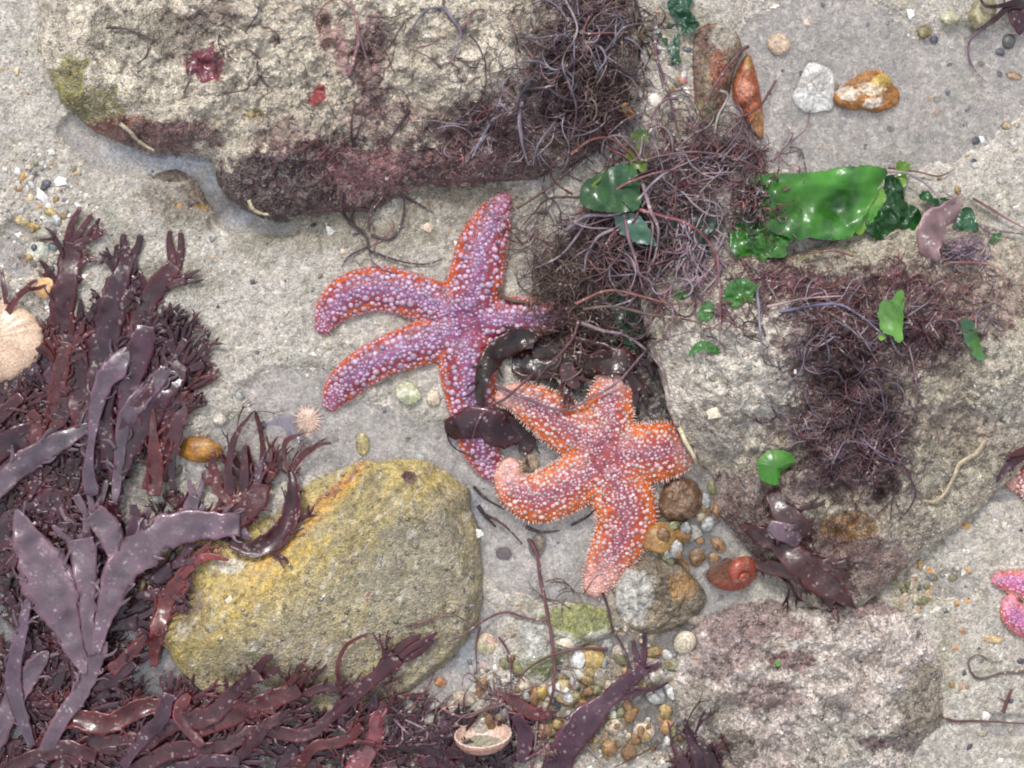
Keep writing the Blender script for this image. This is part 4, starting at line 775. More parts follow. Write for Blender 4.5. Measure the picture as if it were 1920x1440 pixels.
for cell_ in [0]:
    starfish('orange-red starfish with white-pink knobs and one hooked arm, overlapping the purple one', (1138, 842),
         [[(1125, 835, 50, 22), (1065, 802, 46, 22), (1015, 768, 40, 26), (975, 747, 30, 30), (943, 745, 17, 32)],
          [(1140, 820, 48, 22), (1142, 770, 45, 22), (1150, 735, 40, 22), (1160, 700, 28, 20)],
          [(1160, 850, 52, 22), (1215, 850, 54, 20), (1262, 842, 49, 8), (1312, 835, 30, -12)],
          [(1145, 885, 52, 20), (1168, 935, 56, 16), (1173, 985, 54, 12), (1150, 1035, 43, 8), (1126, 1078, 32, 5), (1117, 1098, 24, 3)],
          [(1115, 875, 50, 22), (1062, 912, 48, 20), (1008, 934, 45, 20), (970, 920, 36, 22), (953, 895, 27, 24), (956, 876, 20, 26)]], ORANGE, rdisc=58, z0=20, tub=3.9, density=1.25, spine=6.5, flat=.58)
SMALLO = dict(ORANGE, tub=(.84, .62, .56), tub2=(.86, .70, .64))
starfish('small bright orange starfish with white spines, cut by the right edge', (1945, 900),
         [[(1940, 900, 30), (1915, 900, 27), (1903, 902, 20)], [(1945, 890, 30), (1960, 850, 26), (1975, 810, 16)], [(1950, 905, 30), (1985, 930, 24), (2010, 945, 16)], [(1940, 910, 28), (1945, 950, 18), (1948, 975, 12)]], SMALLO, rdisc=36, z0=4, tub=4.4, spine=6)
PINKS = dict(PURPLE, edge=(.70, .20, .08), mid=(.50, .10, .18), core=(.38, .12, .30), tub=(.62, .34, .55), tub2=(.75, .42, .48), tip=(.8, .3, .35), tubtip=(.8, .45, .5), tips=.6, e0=.6, e1=.85)
starfish('pink starfish with two arms showing at the right edge, near the bottom', (1965, 1120),
         [[(1960, 1112, 34), (1925, 1097, 27), (1885, 1088, 19), (1868, 1086, 12)], [(1965, 1120, 32), (1930, 1165, 30), (1900, 1150, 24), (1893, 1130, 16)], [(1970, 1125, 34), (1965, 1185, 30), (1950, 1230, 20)], [(1970, 1110, 34), (2010, 1070, 26), (2040, 1040, 14)], [(1975, 1120, 34), (2030, 1140, 24), (2060, 1150, 14)]], PINKS, rdisc=44, z0=4, tub=3.6, spine=3)

# ------------------------------------------------------------------ seaweed builders
def smooth1(a, k):
    k = min(k, (len(a) // 2) * 2 - 1)
    if k < 3: return a
    return np.convolve(np.pad(a, k // 2, 'edge'), np.ones(k) / k, 'valid')
def tubes(mb, P, R, col, ns=5):
    """P (n,k,3), R (n,k): many tubes at once"""
    n, k, _ = P.shape; T = np.gradient(P, axis=1); T /= (np.linalg.norm(T, axis=2)[..., None] + 1e-9)
    Sx = np.cross(T, np.array([0, 0, 1.])); Sx /= (np.linalg.norm(Sx, axis=2)[..., None] + 1e-9); Up = np.cross(Sx, T)
    th = np.linspace(0, 2 * np.pi, ns, endpoint=False)
    X = P[:, :, None, :] + R[:, :, None, None] * (np.cos(th)[None, None, :, None] * Sx[:, :, None, :] + np.sin(th)[None, None, :, None] * Up[:, :, None, :])
    ii = np.arange(n * k * ns).reshape(n, k, ns); jj = np.roll(ii, -1, 2)
    q = np.stack([ii[:, :-1], jj[:, :-1], jj[:, 1:], ii[:, 1:]], -1).reshape(-1, 4)
    c = np.asarray(col, float); c = np.broadcast_to(c[None], (n, 3)) if c.ndim == 1 else c
    mb.add(X.reshape(-1, 3), q, None, np.repeat(c, k * ns, 0))
def strand(pts, r=3.0, lift=5, col=(.10, .05, .06), n=60, taper=.35, z=None):
    """one traced thread (u, v[, lift]) laid over whatever is below"""
    P = np.array([(p[0], p[1], p[2] if len(p) > 2 else lift) for p in pts], float); Q = catmull(P, n)
    Q[:, 0] += 1.2 * fbm(Q[:, 0], Q[:, 1], 25, 2, seed=5); h = hm(Q[:, 0], Q[:, 1])
    h = smooth1(np.array([h[max(0, i - 3):i + 4].max() for i in range(n)]), 9); h = np.maximum(h, 0)
    Q[:, 2] = h + Q[:, 2] + r
    R = r * (1 - (1 - taper) * np.linspace(0, 1, n) ** 1.5) * (1 + .12 * noise(np.arange(n) * .6, np.zeros(n), 0, int(pts[0][0])))
    return Q[None], R[None]
def tangle(mb, ell, n, L_, r, curl=.25, lift=(3, 22), cols=((.12, .06, .07),), ns=4, k=26, branch=1, spread=None, head=None, taper=.5):
    """random threads inside ellipses (u,v,ru,rv,weight)"""
    wt = np.array([e[4] for e in ell], float); wt /= wt.sum(); ch = rng.choice(len(ell), n, p=wt); E = np.array([e[:4] for e in ell], float)[ch]
    a = rng.uniform(0, 2 * np.pi, n); rr = np.minimum(np.abs(rng.normal(0, .62, n)), 1.6); u = E[:, 0] + np.cos(a) * rr * E[:, 2]; v = E[:, 1] + np.sin(a) * rr * E[:, 3]
    ln = rng.uniform(L_[0], L_[1], n); hd = rng.uniform(0, 2 * np.pi, n) if head is None else rng.normal(head[0], head[1], n)
    cv = rng.normal(0, curl, n); step = ln / k; P = np.zeros((n, k, 3)); lf = rng.uniform(lift[0], lift[1], n); lim = rng.uniform(.5, 3.4, n); hf = rng.uniform(.4, 1.6, n)
    for i in range(k):
        P[:, i, 0] = u; P[:, i, 1] = v; cv = cv * .86 + rng.normal(0, curl * .5, n); hd = hd + (cv * hf + rng.normal(0, curl * .35, n)) * step / 12 * 1.4
        dx = (u - E[:, 0]) / E[:, 2]; dy = (v - E[:, 1]) / E[:, 3]; out = (dx * dx + dy * dy) > lim
        tgt = np.arctan2(E[:, 1] - v, E[:, 0] - u); dd = (tgt - hd + np.pi) % (2 * np.pi) - np.pi; hd = hd + np.where(out, dd * .10, 0)
        u = u + np.cos(hd) * step; v = v + np.sin(hd) * step
    t = np.linspace(0, 1, k)
    h = np.maximum(hm(P[:, :, 0], P[:, :, 1]), 0)
    hs = h.copy()
    for _ in range(3): hs = np.maximum(hs, (np.pad(hs, ((0, 0), (1, 1)), 'edge')[:, 2:] + np.pad(hs, ((0, 0), (1, 1)), 'edge')[:, :-2]) / 2)
    P[:, :, 2] = hs + lf[:, None] * (.25 + .75 * np.sin(np.pi * (t * rng.uniform(.6, 1.2, (n, 1)) + rng.uniform(0, .3, (n, 1)))) ** 2) + r
    R = r * rng.uniform(.45, 1.35, (n, 1)) * (1 - (1 - taper * .6) * t[None] ** 1.6) * (1 + .28 * rng.uniform(-1, 1, (n, k)))
    cc = np.array(cols)[rng.integers(0, len(cols), n)] * rng.uniform(.65, 1.35, (n, 1))
    tubes(mb, P, R, cc, ns)
    for b_ in range(branch):
        m_ = n; i = rng.integers(0, n, m_); j = rng.integers(3, k - 6, m_); kk = max(8, k // 2)
        T = P[i, j + 1] - P[i, j]; hd = np.arctan2(T[:, 1], T[:, 0]) + rng.choice([-1, 1], m_) * rng.uniform(.35, .9, m_)
        st = ln[i] * rng.uniform(.18, .5, m_) / kk; Q = np.zeros((m_, kk, 3)); x = P[i, j].copy(); cv = rng.normal(0, curl, m_); zz0 = x[:, 2] - np.maximum(hm(x[:, 0], x[:, 1]), 0); u = x[:, 0].copy(); v = x[:, 1].copy()
        for s_ in range(kk):
            Q[:, s_, 0] = u; Q[:, s_, 1] = v; Q[:, s_, 2] = np.maximum(hm(u, v), 0) + zz0 * (1 - .4 * s_ / kk) + rng.uniform(0, .6) * s_
            hd = hd + cv * st / 12; u = u + np.cos(hd) * st; v = v + np.sin(hd) * st
        Q[:, 0] = P[i, j]
        tubes(mb, Q, R[i, j][:, None] * .8 * (1 - .55 * np.linspace(0, 1, kk)[None]), cc[i], ns)
    return P
def ribbon(mb, pts, zo=8, col=(.07, .016, .02), n=None, wave=.10, cup=.0, ncol=9, tipk=True, seed=None, thick=1.1, curlz=0, startk=False):
    """wet flat blade along (u, v, full width[, lift]) with wavy margins and real thickness"""
    P = np.array([(p[0], p[1], p[2], p[3] if len(p) > 3 else 0) for p in pts], float)
    Ld = np.hypot(*np.diff(P[:, :2], axis=0).T).sum(); n = n or int(max(14, min(70, Ld / 6)))
    Q = catmull(P, n); sd_ = seed if seed is not None else int(P[0, 0] * 3 + P[0, 1] * 7 + P[-1, 0]) % 9999
    T = np.gradient(Q[:, :2], axis=0); T /= np.linalg.norm(T, axis=1)[:, None] + 1e-9; Nn = np.stack([-T[:, 1], T[:, 0]], -1)
    h = hm(Q[:, 0], Q[:, 1]); h = np.maximum(h, 0); h = smooth1(np.array([h[max(0, i - 2):i + 3].max() for i in range(n)]), 7)
    zc = h + zo + Q[:, 3] + 3 * noise(np.arange(n) * .13, np.zeros(n), 0, sd_)
    wd = np.maximum(Q[:, 2], .8) * .5; t = np.linspace(0, 1, n)
    if tipk: wd = wd * np.minimum(1, ((1 - t) / .09 + .05)) ** .6
    if startk: wd = wd * np.minimum(1, (t / .10 + .15)) ** .6
    xs = np.linspace(-1, 1, ncol); A = []
    for j, x in enumerate(xs):
        eg = 1 + .16 * noise(t * Ld / 34, np.zeros(n), x > 0, sd_ + 6) + .12 * noise(t * Ld / 11, np.zeros(n), x > 0, sd_ + 3) + .06 * noise(t * Ld / 4, np.zeros(n), x > 0, sd_ + 4)
        off = x * wd * eg
        zz = zc + cup * wd * x * x + wave * wd * abs(x) ** 1.5 * np.sin(t * Ld / (12 + wd.mean() * .8) + (0 if x > 0 else 2.2) + sd_) * 2 + 1.6 * fbm(Q[:, 0] + Nn[:, 0] * off, Q[:, 1] + Nn[:, 1] * off, 22, 2, seed=sd_ % 97) * np.clip(wd / 10, .3, 2.2) + curlz * wd * x
        A.append(np.stack([Q[:, 0] + Nn[:, 0] * off, Q[:, 1] + Nn[:, 1] * off, zz], -1))
    A = np.array(A).transpose(1, 0, 2); top = A.reshape(-1, 3); bot = top - np.array([0, 0, thick]); m_ = len(top)
    ii = np.arange(m_).reshape(n, ncol); q = np.stack([ii[:-1, :-1], ii[1:, :-1], ii[1:, 1:], ii[:-1, 1:]], -1).reshape(-1, 4)
    ring = np.concatenate([ii[0, :], ii[1:, -1], ii[-1, -2::-1], ii[-2:0:-1, 0]]); rj = np.roll(ring, -1)
    sidef = np.stack([ring, ring + m_, rj + m_, rj], -1)
    cc = np.array(col) * (1 + .22 * noise(t * Ld / 30, np.zeros(n), 0, sd_ + 9))[:, None]
    cc = np.repeat(cc, ncol, 0); ed = np.tile(np.abs(xs) ** 3, n)[:, None]; cc = cc * (1 + .5 * ed) + np.array([.025, 0, 0]) * ed
    mb.add(np.concatenate([top, bot]), np.concatenate([q[:, ::-1], q + m_, sidef]), None, np.concatenate([cc, cc]))
    return Q, zc
def prolif(mb, pts, zo, col, seed):
    r2 = random.Random(seed)
    P = np.array([(p[0], p[1], p[2], p[3] if len(p) > 3 else 0) for p in pts], float); Q = catmull(P, 40); T = np.gradient(Q[:, :2], axis=0); L_ = np.hypot(*np.diff(Q[:, :2], axis=0).T).sum()
    if P[:, 2].max() > 20 and .011 < col[2] < .034 and col[0] > .021:
        st_ = random.getstate(); random.seed(seed)
        for k in range(int(L_ / 75) + 1):
            i = r2.randrange(10, 38); s = r2.choice((-1, 1)); a = math.atan2(T[i, 1], T[i, 0]) + s * r2.uniform(.25, .7); w_ = Q[i, 2] * .5
            rfrond(mb, Q[i, 0] + math.cos(a) * w_ * .3 - T[i, 1] / np.hypot(*T[i]) * s * w_ * .5, Q[i, 1] + math.sin(a) * w_ * .3 + T[i, 0] / np.hypot(*T[i]) * s * w_ * .5, a, r2.uniform(22, 48), w_ * r2.uniform(.5, .9), r2.choice((1, 1, 2)), zo + Q[i, 3] * .7, col, .8)
        random.setstate(st_)
    for k in range(int(L_ / 22)):
        i = r2.randrange(6, 38); s = r2.choice((-1, 1)); a = math.atan2(T[i, 1], T[i, 0]) + s * r2.uniform(.35, 1.0); w_ = Q[i, 2] * .5
        if w_ < 7: continue
        nx_, ny_ = -math.sin(a - s * .6), math.cos(a - s * .6); u0 = Q[i, 0] - T[i, 1] / np.hypot(*T[i]) * s * w_ * .85; v0 = Q[i, 1] + T[i, 0] / np.hypot(*T[i]) * s * w_ * .85
        l_ = r2.uniform(8, 30); ww = r2.uniform(3, 7); b = a + s * r2.uniform(-.5, .5)
        ribbon(mb, [(u0 - math.cos(a) * 4, v0 - math.sin(a) * 4, ww, Q[i, 3]), (u0 + math.cos(a) * l_ * .5, v0 + math.sin(a) * l_ * .5, ww * .9, Q[i, 3] + 2), (u0 + math.cos(b) * l_, v0 + math.sin(b) * l_, 2.4, Q[i, 3] + r2.uniform(0, 5))], zo, col, ncol=5, n=9, wave=.08, seed=r2.randrange(999))
def fork(mb, pts, tips, zo=8, col=(.07, .016, .02), fw=.55, **k):
    """blade that widens and splits into fingers; tips = (u, v[, width])"""
    Q, zc = ribbon(mb, pts, zo, col, tipk=False, **k)
    e = Q[-1]; T = Q[-1, :2] - Q[-3, :2]; T /= np.linalg.norm(T) + 1e-9; Nn = np.array([-T[1], T[0]]); w_ = e[2]; b0 = Q[-3]
    order = sorted(tips, key=lambda t_: (np.array(t_[:2]) - e[:2]) @ Nn); m_ = len(order)
    for i, t_ in enumerate(order):
        f = ((i + .5) / m_ - .5) * .8; o = e[:2] + Nn * f * w_; s = b0[:2] + Nn * f * w_ * .85; tw = t_[2] if len(t_) > 2 else w_ * fw / m_ * 1.2
        d = np.array(t_[:2]) - o; mid = o + d * .5 + Nn * np.sign(f) * .08 * np.hypot(*d)
        ww = w_ / m_ * 1.25
        ribbon(mb, [(s[0], s[1], ww), (o[0], o[1], ww), (mid[0], mid[1], lerp(ww, tw, .6), 2), (t_[0], t_[1], tw, t_[3] if len(t_) > 3 else 4)], zo, col, seed=(k.get('seed') or 3) + i, ncol=5, wave=.06)
def rfrond(mb, u, v, a, L_, wd, depth, zo, col, bend=.5):
    """dichotomously forked dulse frond"""
    pts = []; x, y, h = u, v, a; cv = random.uniform(-bend, bend); n = 5
    for i in range(n + 1):
        t = i / n; pts.append((x, y, wd * (.55 + .65 * t) if depth else wd * (1 - .7 * t * t), 2 * t)); x += math.cos(h) * L_ / n; y += math.sin(h) * L_ / n; h += cv / n
    sd_ = random.randrange(9999)
    ribbon(mb, pts, zo, col, tipk=(depth == 0), seed=sd_, wave=.12, ncol=7 if wd > 12 else 5, n=int(max(8, L_ / 6)), startk=True)
    if depth:
        e = pts[-1]; m_ = 2 if random.random() < .7 else 3
        for i in range(m_):
            f = (i + .5) / m_ - .5
            hh = h + f * random.uniform(.9, 1.9); ox = -math.sin(h) * f * e[2] * .8; oy = math.cos(h) * f * e[2] * .8
            rfrond(mb, e[0] + ox - math.cos(h) * 5, e[1] + oy - math.sin(h) * 5, hh, L_ * random.uniform(.5, .8), e[2] * (.60 if m_ == 2 else .42), depth - 1, zo + 1.5, col, bend)
D1 = (.050, .011, .016); D2 = (.036, .009, .017); D3 = (.075, .013, .014); D4 = (.022, .007, .010); D5 = (.055, .020, .034); DK_ = [(.018, .006, .008), (.028, .008, .010), (.05, .010, .011), (.02, .009, .012)]
def dul(): return random.choice([D1, D2, D4, D4, D2, D5, (.045, .020, .030), D1])

# ------------------------------------------------------------------ dulse at the left
def clump(label, u, v, items, under=(), name='dulse', cat='seaweed', mat=None, group=None):
    root = thing(name, u, v, max(float(hm(u, v)), 0), label, cat, group)
    for it in items:
        mb = MB(); it(mb); mb.build('frond', mat or (M_WEEDW if getattr(it, 'wet', False) else M_WEED), root)
    if under:
        mb = MB()
        for e in under: e(mb)
        mb.build('undergrowth', mat or M_WEED, root)
    return root
def under_fill(ell, n, ang, L_=(40, 110), wd=(8, 26), zo=(2, 9), cols=None):
    def f(mb):
        for i in range(int(n * 1.1)):
            e = random.choice(ell); a = random.uniform(0, 6.28); r = math.sqrt(random.random()) * .95
            rfrond(mb, e[0] + math.cos(a) * r * e[2], e[1] + math.sin(a) * r * e[3], random.gauss(ang, .9), random.uniform(L_[0] * .8, L_[1] * .6), random.uniform(wd[0] * 1.4, wd[1] * 1.3), random.choice([1, 2]), random.uniform(.5, 3), random.choice(cols or DK_), .8)
        for i in range(int(n * .8)):
            e = random.choice(ell); a = random.uniform(0, 6.28); r = math.sqrt(random.random())
            rfrond(mb, e[0] + math.cos(a) * r * e[2], e[1] + math.sin(a) * r * e[3], random.gauss(ang, .6), random.uniform(L_[0] * .8, L_[1] * .62), random.uniform(wd[0] * 1.35, wd[1] * 1.15), random.choice([1, 2, 2, 3]), random.uniform(*zo), random.choice(cols) if cols else dul())
    return f
def R_(pts, zo=8, col=D1, **k):
    def f(mb):
        ribbon(mb, pts, zo, col, **k); prolif(mb, pts, zo, col, k.get('seed', 1))
    f.wet = col[2] > .034; return f
def F_(pts, tips, zo=8, col=D1, **k):
    def f(mb):
        fork(mb, pts, tips, zo, col, **k); prolif(mb, pts, zo, col, k.get('seed', 1))
    f.wet = col[2] > .034; return f
clump('tall dulse clump with forked tips reaching up the sand at the left', 190, 860, [
    F_([(175, 870, 30, 6), (160, 780, 52, 8), (135, 690, 58, 8), (118, 600, 52, 6), (125, 520, 44, 4), (136, 455, 34, 3)], [(152, 388, 9), (173, 400, 9), (192, 430, 8)], 5, D1, seed=3),
    F_([(205, 880, 30, 10), (195, 780, 46, 12), (190, 680, 60, 12), (205, 590, 56, 8), (225, 520, 40, 4), (242, 478, 28, 3)], [(232, 437, 11), (263, 438, 12)], 8, D2, seed=9),
    F_([(250, 640, 40, 4), (270, 580, 48, 4), (300, 530, 44, 3), (328, 495, 28, 2)], [(319, 430, 10), (338, 431, 10)], 5, D1, seed=14),
    F_([(250, 820, 40, 16), (240, 740, 46, 16), (262, 660, 50, 12), (272, 610, 36, 8)], [(262, 585, 9), (283, 575, 8), (300, 590, 8)], 8, D5, seed=19),
    F_([(215, 900, 36, 18), (260, 800, 60, 20), (310, 720, 62, 14), (340, 680, 40, 8)], [(335, 610, 8), (358, 640, 9), (368, 655, 8), (388, 640, 7)], 8, D2, seed=21),
    F_([(280, 920, 30, 14), (300, 840, 46, 16), (318, 770, 44, 12), (340, 725, 34, 8)], [(372, 650, 7), (385, 668, 7), (412, 705, 6), (400, 690, 6)], 6, D3, seed=25),
    F_([(120, 850, 30, 6), (105, 770, 34, 8), (112, 690, 38, 8), (122, 640, 26, 6)], [(118, 590, 8), (133, 585, 8)], 9, D3, seed=33),
    F_([(300, 900, 26, 8), (330, 800, 30, 10), (345, 730, 26, 8)], [(395, 640, 6), (380, 700, 7), (412, 690, 6), (360, 640, 7)], 9, D1, seed=36),
    R_([(178, 930, 30, 22), (166, 890, 24, 24), (172, 820, 16, 24), (186, 740, 34, 22), (215, 690, 44, 16), (240, 650, 20, 12)], 12, (.06, .03, .05), seed=41, startk=True),
    R_([(215, 945, 16, 18), (222, 870, 22, 20), (240, 780, 34, 18), (290, 720, 34, 14), (320, 690, 12, 10)], 12, (.05, .025, .04), seed=43, startk=True),
    R_([(290, 930, 20, 18), (292, 880, 34, 20), (288, 820, 18, 18), (286, 765, 8, 16)], 12, D3, seed=45),
    R_([(325, 920, 12, 10), (322, 850, 16, 10), (330, 770, 12, 8), (352, 730, 6, 6)], 10, D4, seed=47),
    F_([(60, 860, 18, 10), (70, 800, 22, 10), (58, 770, 16, 8)], [(38, 752, 6), (50, 745, 6)], 8, D3, seed=49)],
    under=[under_fill([(200, 800, 110, 110), (240, 700, 90, 80), (130, 760, 70, 110)], 70, -1.5), under_fill([(340, 700, 45, 70), (300, 640, 60, 50)], 22, -.9, (24, 60), (4, 10), (4, 12))])
clump('broad dulse blades crossing the left edge below the pale orange shell', 20, 900, [
    R_([(-40, 950, 40, 10), (20, 890, 46, 12), (80, 845, 44, 12), (130, 818, 30, 10), (172, 795, 16, 8)], 12, (.06, .035, .05), seed=51, startk=True),
    R_([(-40, 860, 50, 4), (20, 830, 56, 4), (90, 800, 40, 4), (140, 740, 26, 4)], 8, D2, seed=53),
    F_([(-30, 800, 30, 6), (10, 770, 30, 6), (40, 740, 20, 6)], [(40, 700, 7), (60, 720, 7)], 8, D1, seed=55),
    R_([(-20, 1010, 60, 2), (60, 960, 70, 4), (120, 930, 36, 4)], 8, D2, seed=57)],
    under=[under_fill([(60, 880, 120, 90), (40, 1000, 90, 60)], 40, -.6)])
clump('slender forked dulse sprig in front of the pale orange shell', -20, 700, [
    F_([(-40, 650, 16, 14), (0, 605, 14, 16), (30, 560, 13, 16), (52, 540, 12, 16)], [(70, 525, 6), (88, 534, 6)], 14, D3, seed=61), F_([(-30, 690, 12, 12), (0, 640, 10, 14)], [(26, 602, 5), (20, 618, 5)], 14, D3, seed=63),
    R_([(12, 570, 10, 10), (6, 530, 9, 10), (2, 500, 4, 10)], 14, D1, seed=64)])
LV = (.085, .048, .066)  # lilac sky reflection partly painted into the blade colour
clump('fan-shaped dulse with three broad grey-lilac blades, lower left', 110, 1380, [
    R_([(70, 1440, 22, 10), (110, 1360, 28, 16), (165, 1270, 36, 22), (190, 1200, 30, 26)], 12, LV, seed=71, tipk=False),
    R_([(160, 1265, 14, 22), (138, 1210, 40, 24), (108, 1140, 74, 26), (82, 1070, 92, 26), (52, 1010, 60, 24), (30, 955, 16, 20)], 14, LV, seed=73, wave=.06, startk=True),
    F_([(172, 1230, 14, 26), (163, 1160, 30, 28), (163, 1090, 42, 28), (150, 1010, 50, 26)], [(98, 985, 9), (112, 950, 9), (145, 925, 8)], 14, LV, seed=75),
    F_([(180, 1225, 16, 26), (200, 1140, 44, 30), (235, 1060, 66, 30), (300, 1000, 70, 26), (380, 985, 54, 20), (450, 985, 46, 16)], [(480, 960, 14), (470, 1010, 14)], 14, LV, seed=77, wave=.06),
    F_([(225, 1040, 40, 24), (200, 990, 44, 26), (175, 960, 34, 26)], [(140, 928, 10), (165, 920, 9), (200, 900, 9)], 14, LV, seed=79),
    F_([(250, 1010, 30, 18), (262, 970, 34, 20)], [(250, 945, 12), (280, 950, 12)], 18, D5, seed=80),
    R_([(60, 1400, 16, 10), (25, 1290, 30, 12), (40, 1180, 24, 16), (55, 1120, 12, 14)], 14, (.06, .03, .05), seed=81),
    R_([(205, 1260, 24, 12), (255, 1215, 20, 14), (275, 1190, 8, 14)], 14, D3, seed=83)],
    under=[under_fill([(120, 1130, 150, 130), (220, 1080, 110, 80), (60, 1280, 90, 100)], 60, -1.1, zo=(2, 16))])
clump('claw-like dulse frond with curled fingers raised above the sand by the amber pebble', 440, 985, [
    F_([(330, 965, 26, 14), (380, 975, 34, 16), (430, 970, 52, 18), (470, 935, 58, 18), (478, 905, 50, 20)], [(412, 850, 11, 26), (430, 830, 12, 20), (478, 768, 8, 24), (462, 832, 11, 18), (512, 845, 9, 14)], 6, D3, seed=91, fw=.6),
    R_([(440, 950, 18, 16), (408, 915, 20, 20), (398, 870, 14, 24), (404, 845, 6, 26)], 8, D3, seed=92),
    R_([(432, 930, 22, 18), (428, 880, 17, 22), (440, 820, 12, 24), (478, 768, 4, 24)], 10, D1, seed=93),
    R_([(455, 925, 20, 18), (458, 880, 15, 20), (460, 832, 7, 20)], 11, D1, seed=94),
    F_([(480, 925, 22, 16), (482, 890, 16, 16), (492, 865, 12, 14)], [(506, 840, 6), (520, 863, 6)], 10, D5, seed=95),
    R_([(430, 1022, 10, 10), (470, 1032, 30, 10), (515, 1012, 42, 12), (546, 960, 36, 16), (550, 905, 22, 20), (540, 875, 9, 22)], 8, D1, seed=96, tipk=False, cup=.5),
    R_([(541, 885, 8, 20), (532, 850, 8, 20), (538, 825, 11, 20), (572, 811, 4, 20)], 9, D3, seed=97), R_([(545, 885, 9, 20), (570, 850, 13, 22), (602, 832, 9, 22), (622, 832, 3, 22)], 9, D3, seed=98), R_([(580, 845, 8, 21), (598, 830, 6, 21), (612, 822, 3, 21)], 9, D3, seed=99),
    F_([(345, 985, 18, 16), (355, 955, 26, 18), (365, 930, 24, 18)], [(355, 895, 6), (382, 880, 7)], 10, LV, seed=101)],
    under=[under_fill([(340, 985, 60, 22), (430, 995, 50, 20)], 14, -.4, (20, 50), (6, 16), (3, 10))])
clump('single red-brown strap of dulse curving over the left end of the yellow rock', 300, 1240, [
    R_([(288, 1250, 14, 6), (292, 1200, 26, 8), (308, 1140, 34, 8), (335, 1090, 26, 8), (365, 1050, 18, 8), (400, 1010, 5, 8)], 8, (.12, .022, .02), seed=111, wave=.04), R_([(340, 1085, 12, 8), (380, 1045, 15, 8), (430, 1050, 6, 6)], 9, (.17, .03, .03), seed=113)])
clump('dulse mass with long red-brown straps sweeping right along the bottom edge', 250, 1430, [
    R_([(30, 1470, 24, 4), (80, 1390, 26, 8), (130, 1348, 34, 10), (200, 1356, 40, 12), (262, 1328, 34, 10), (318, 1322, 26, 10), (350, 1288, 14, 12)], 12, D3, seed=121, cup=.4, startk=True),
    F_([(0, 1450, 24, 6), (60, 1420, 30, 10), (120, 1405, 34, 12), (180, 1420, 26, 12)], [(222, 1398, 9), (232, 1425, 9), (215, 1445, 7)], 14, D1, seed=231), F_([(230, 1440, 20, 8), (262, 1390, 26, 12), (300, 1350, 30, 14), (318, 1300, 26, 14)], [(300, 1262, 8), (322, 1255, 8), (345, 1268, 7)], 16, D5, seed=233),
    F_([(420, 1440, 20, 8), (470, 1400, 22, 12), (500, 1360, 24, 14), (548, 1338, 20, 12)], [(590, 1318, 7), (585, 1340, 8), (572, 1300, 6)], 16, D1, seed=235), F_([(560, 1440, 18, 8), (590, 1400, 22, 12), (640, 1390, 24, 12), (680, 1362, 18, 12)], [(712, 1335, 7), (720, 1356, 7)], 14, D3, seed=237),
    F_([(120, 1330, 18, 8), (160, 1290, 24, 12), (210, 1275, 26, 14), (250, 1240, 22, 14)], [(270, 1205, 7), (288, 1222, 7), (250, 1200, 6)], 14, D2, seed=239), F_([(330, 1440, 22, 6), (390, 1428, 24, 10), (450, 1430, 22, 10)], [(490, 1412, 7), (500, 1430, 7), (488, 1445, 6)], 16, D5, seed=241),
    F_([(100, 1450, 26, 4), (170, 1395, 34, 8), (250, 1392, 44, 10), (330, 1355, 40, 10), (395, 1340, 38, 12), (445, 1292, 28, 12), (486, 1262, 28, 10)], [(512, 1228, 13), (524, 1250, 13)], 12, D1, seed=123),
    F_([(220, 1465, 26, 4), (320, 1408, 34, 8), (400, 1405, 30, 8), (480, 1372, 32, 8), (570, 1378, 24, 8), (632, 1335, 24, 8), (690, 1282, 22, 8), (745, 1232, 34, 8)], [(790, 1190, 12), (812, 1200, 12), (820, 1185, 9)], 10, D1, seed=125),
    F_([(370, 1370, 30, 6), (450, 1335, 44, 8), (520, 1310, 36, 8), (560, 1290, 28, 8)], [(572, 1268, 9), (590, 1300, 14)], 14, D3, seed=127),
    R_([(540, 1320, 14, 6), (600, 1290, 16, 8), (660, 1292, 18, 8), (735, 1270, 6, 8)], 10, D1, seed=129), R_([(640, 1300, 10, 6), (634, 1250, 9, 8), (650, 1210, 8, 8), (694, 1186, 4, 8)], 8, D3, seed=131),
    R_([(690, 1330, 14, 4), (740, 1312, 14, 4), (800, 1300, 5, 4)], 9, D3, seed=133), R_([(380, 1400, 16, 8), (340, 1340, 30, 12), (352, 1300, 24, 14)], 16, (.09, .022, .026), seed=135, wave=.3),
    R_([(-20, 1400, 44, 8), (20, 1320, 40, 10), (60, 1260, 40, 12), (90, 1220, 14, 12)], 10, LV, seed=137), R_([(660, 1450, 40, 6), (700, 1380, 34, 8), (710, 1330, 16, 8)], 8, (.16, .03, .04), seed=139, wave=.3)],
    under=[under_fill([(200, 1380, 230, 80), (480, 1400, 230, 45), (700, 1420, 160, 40), (80, 1340, 120, 90)], 110, -.2, zo=(2, 12))])
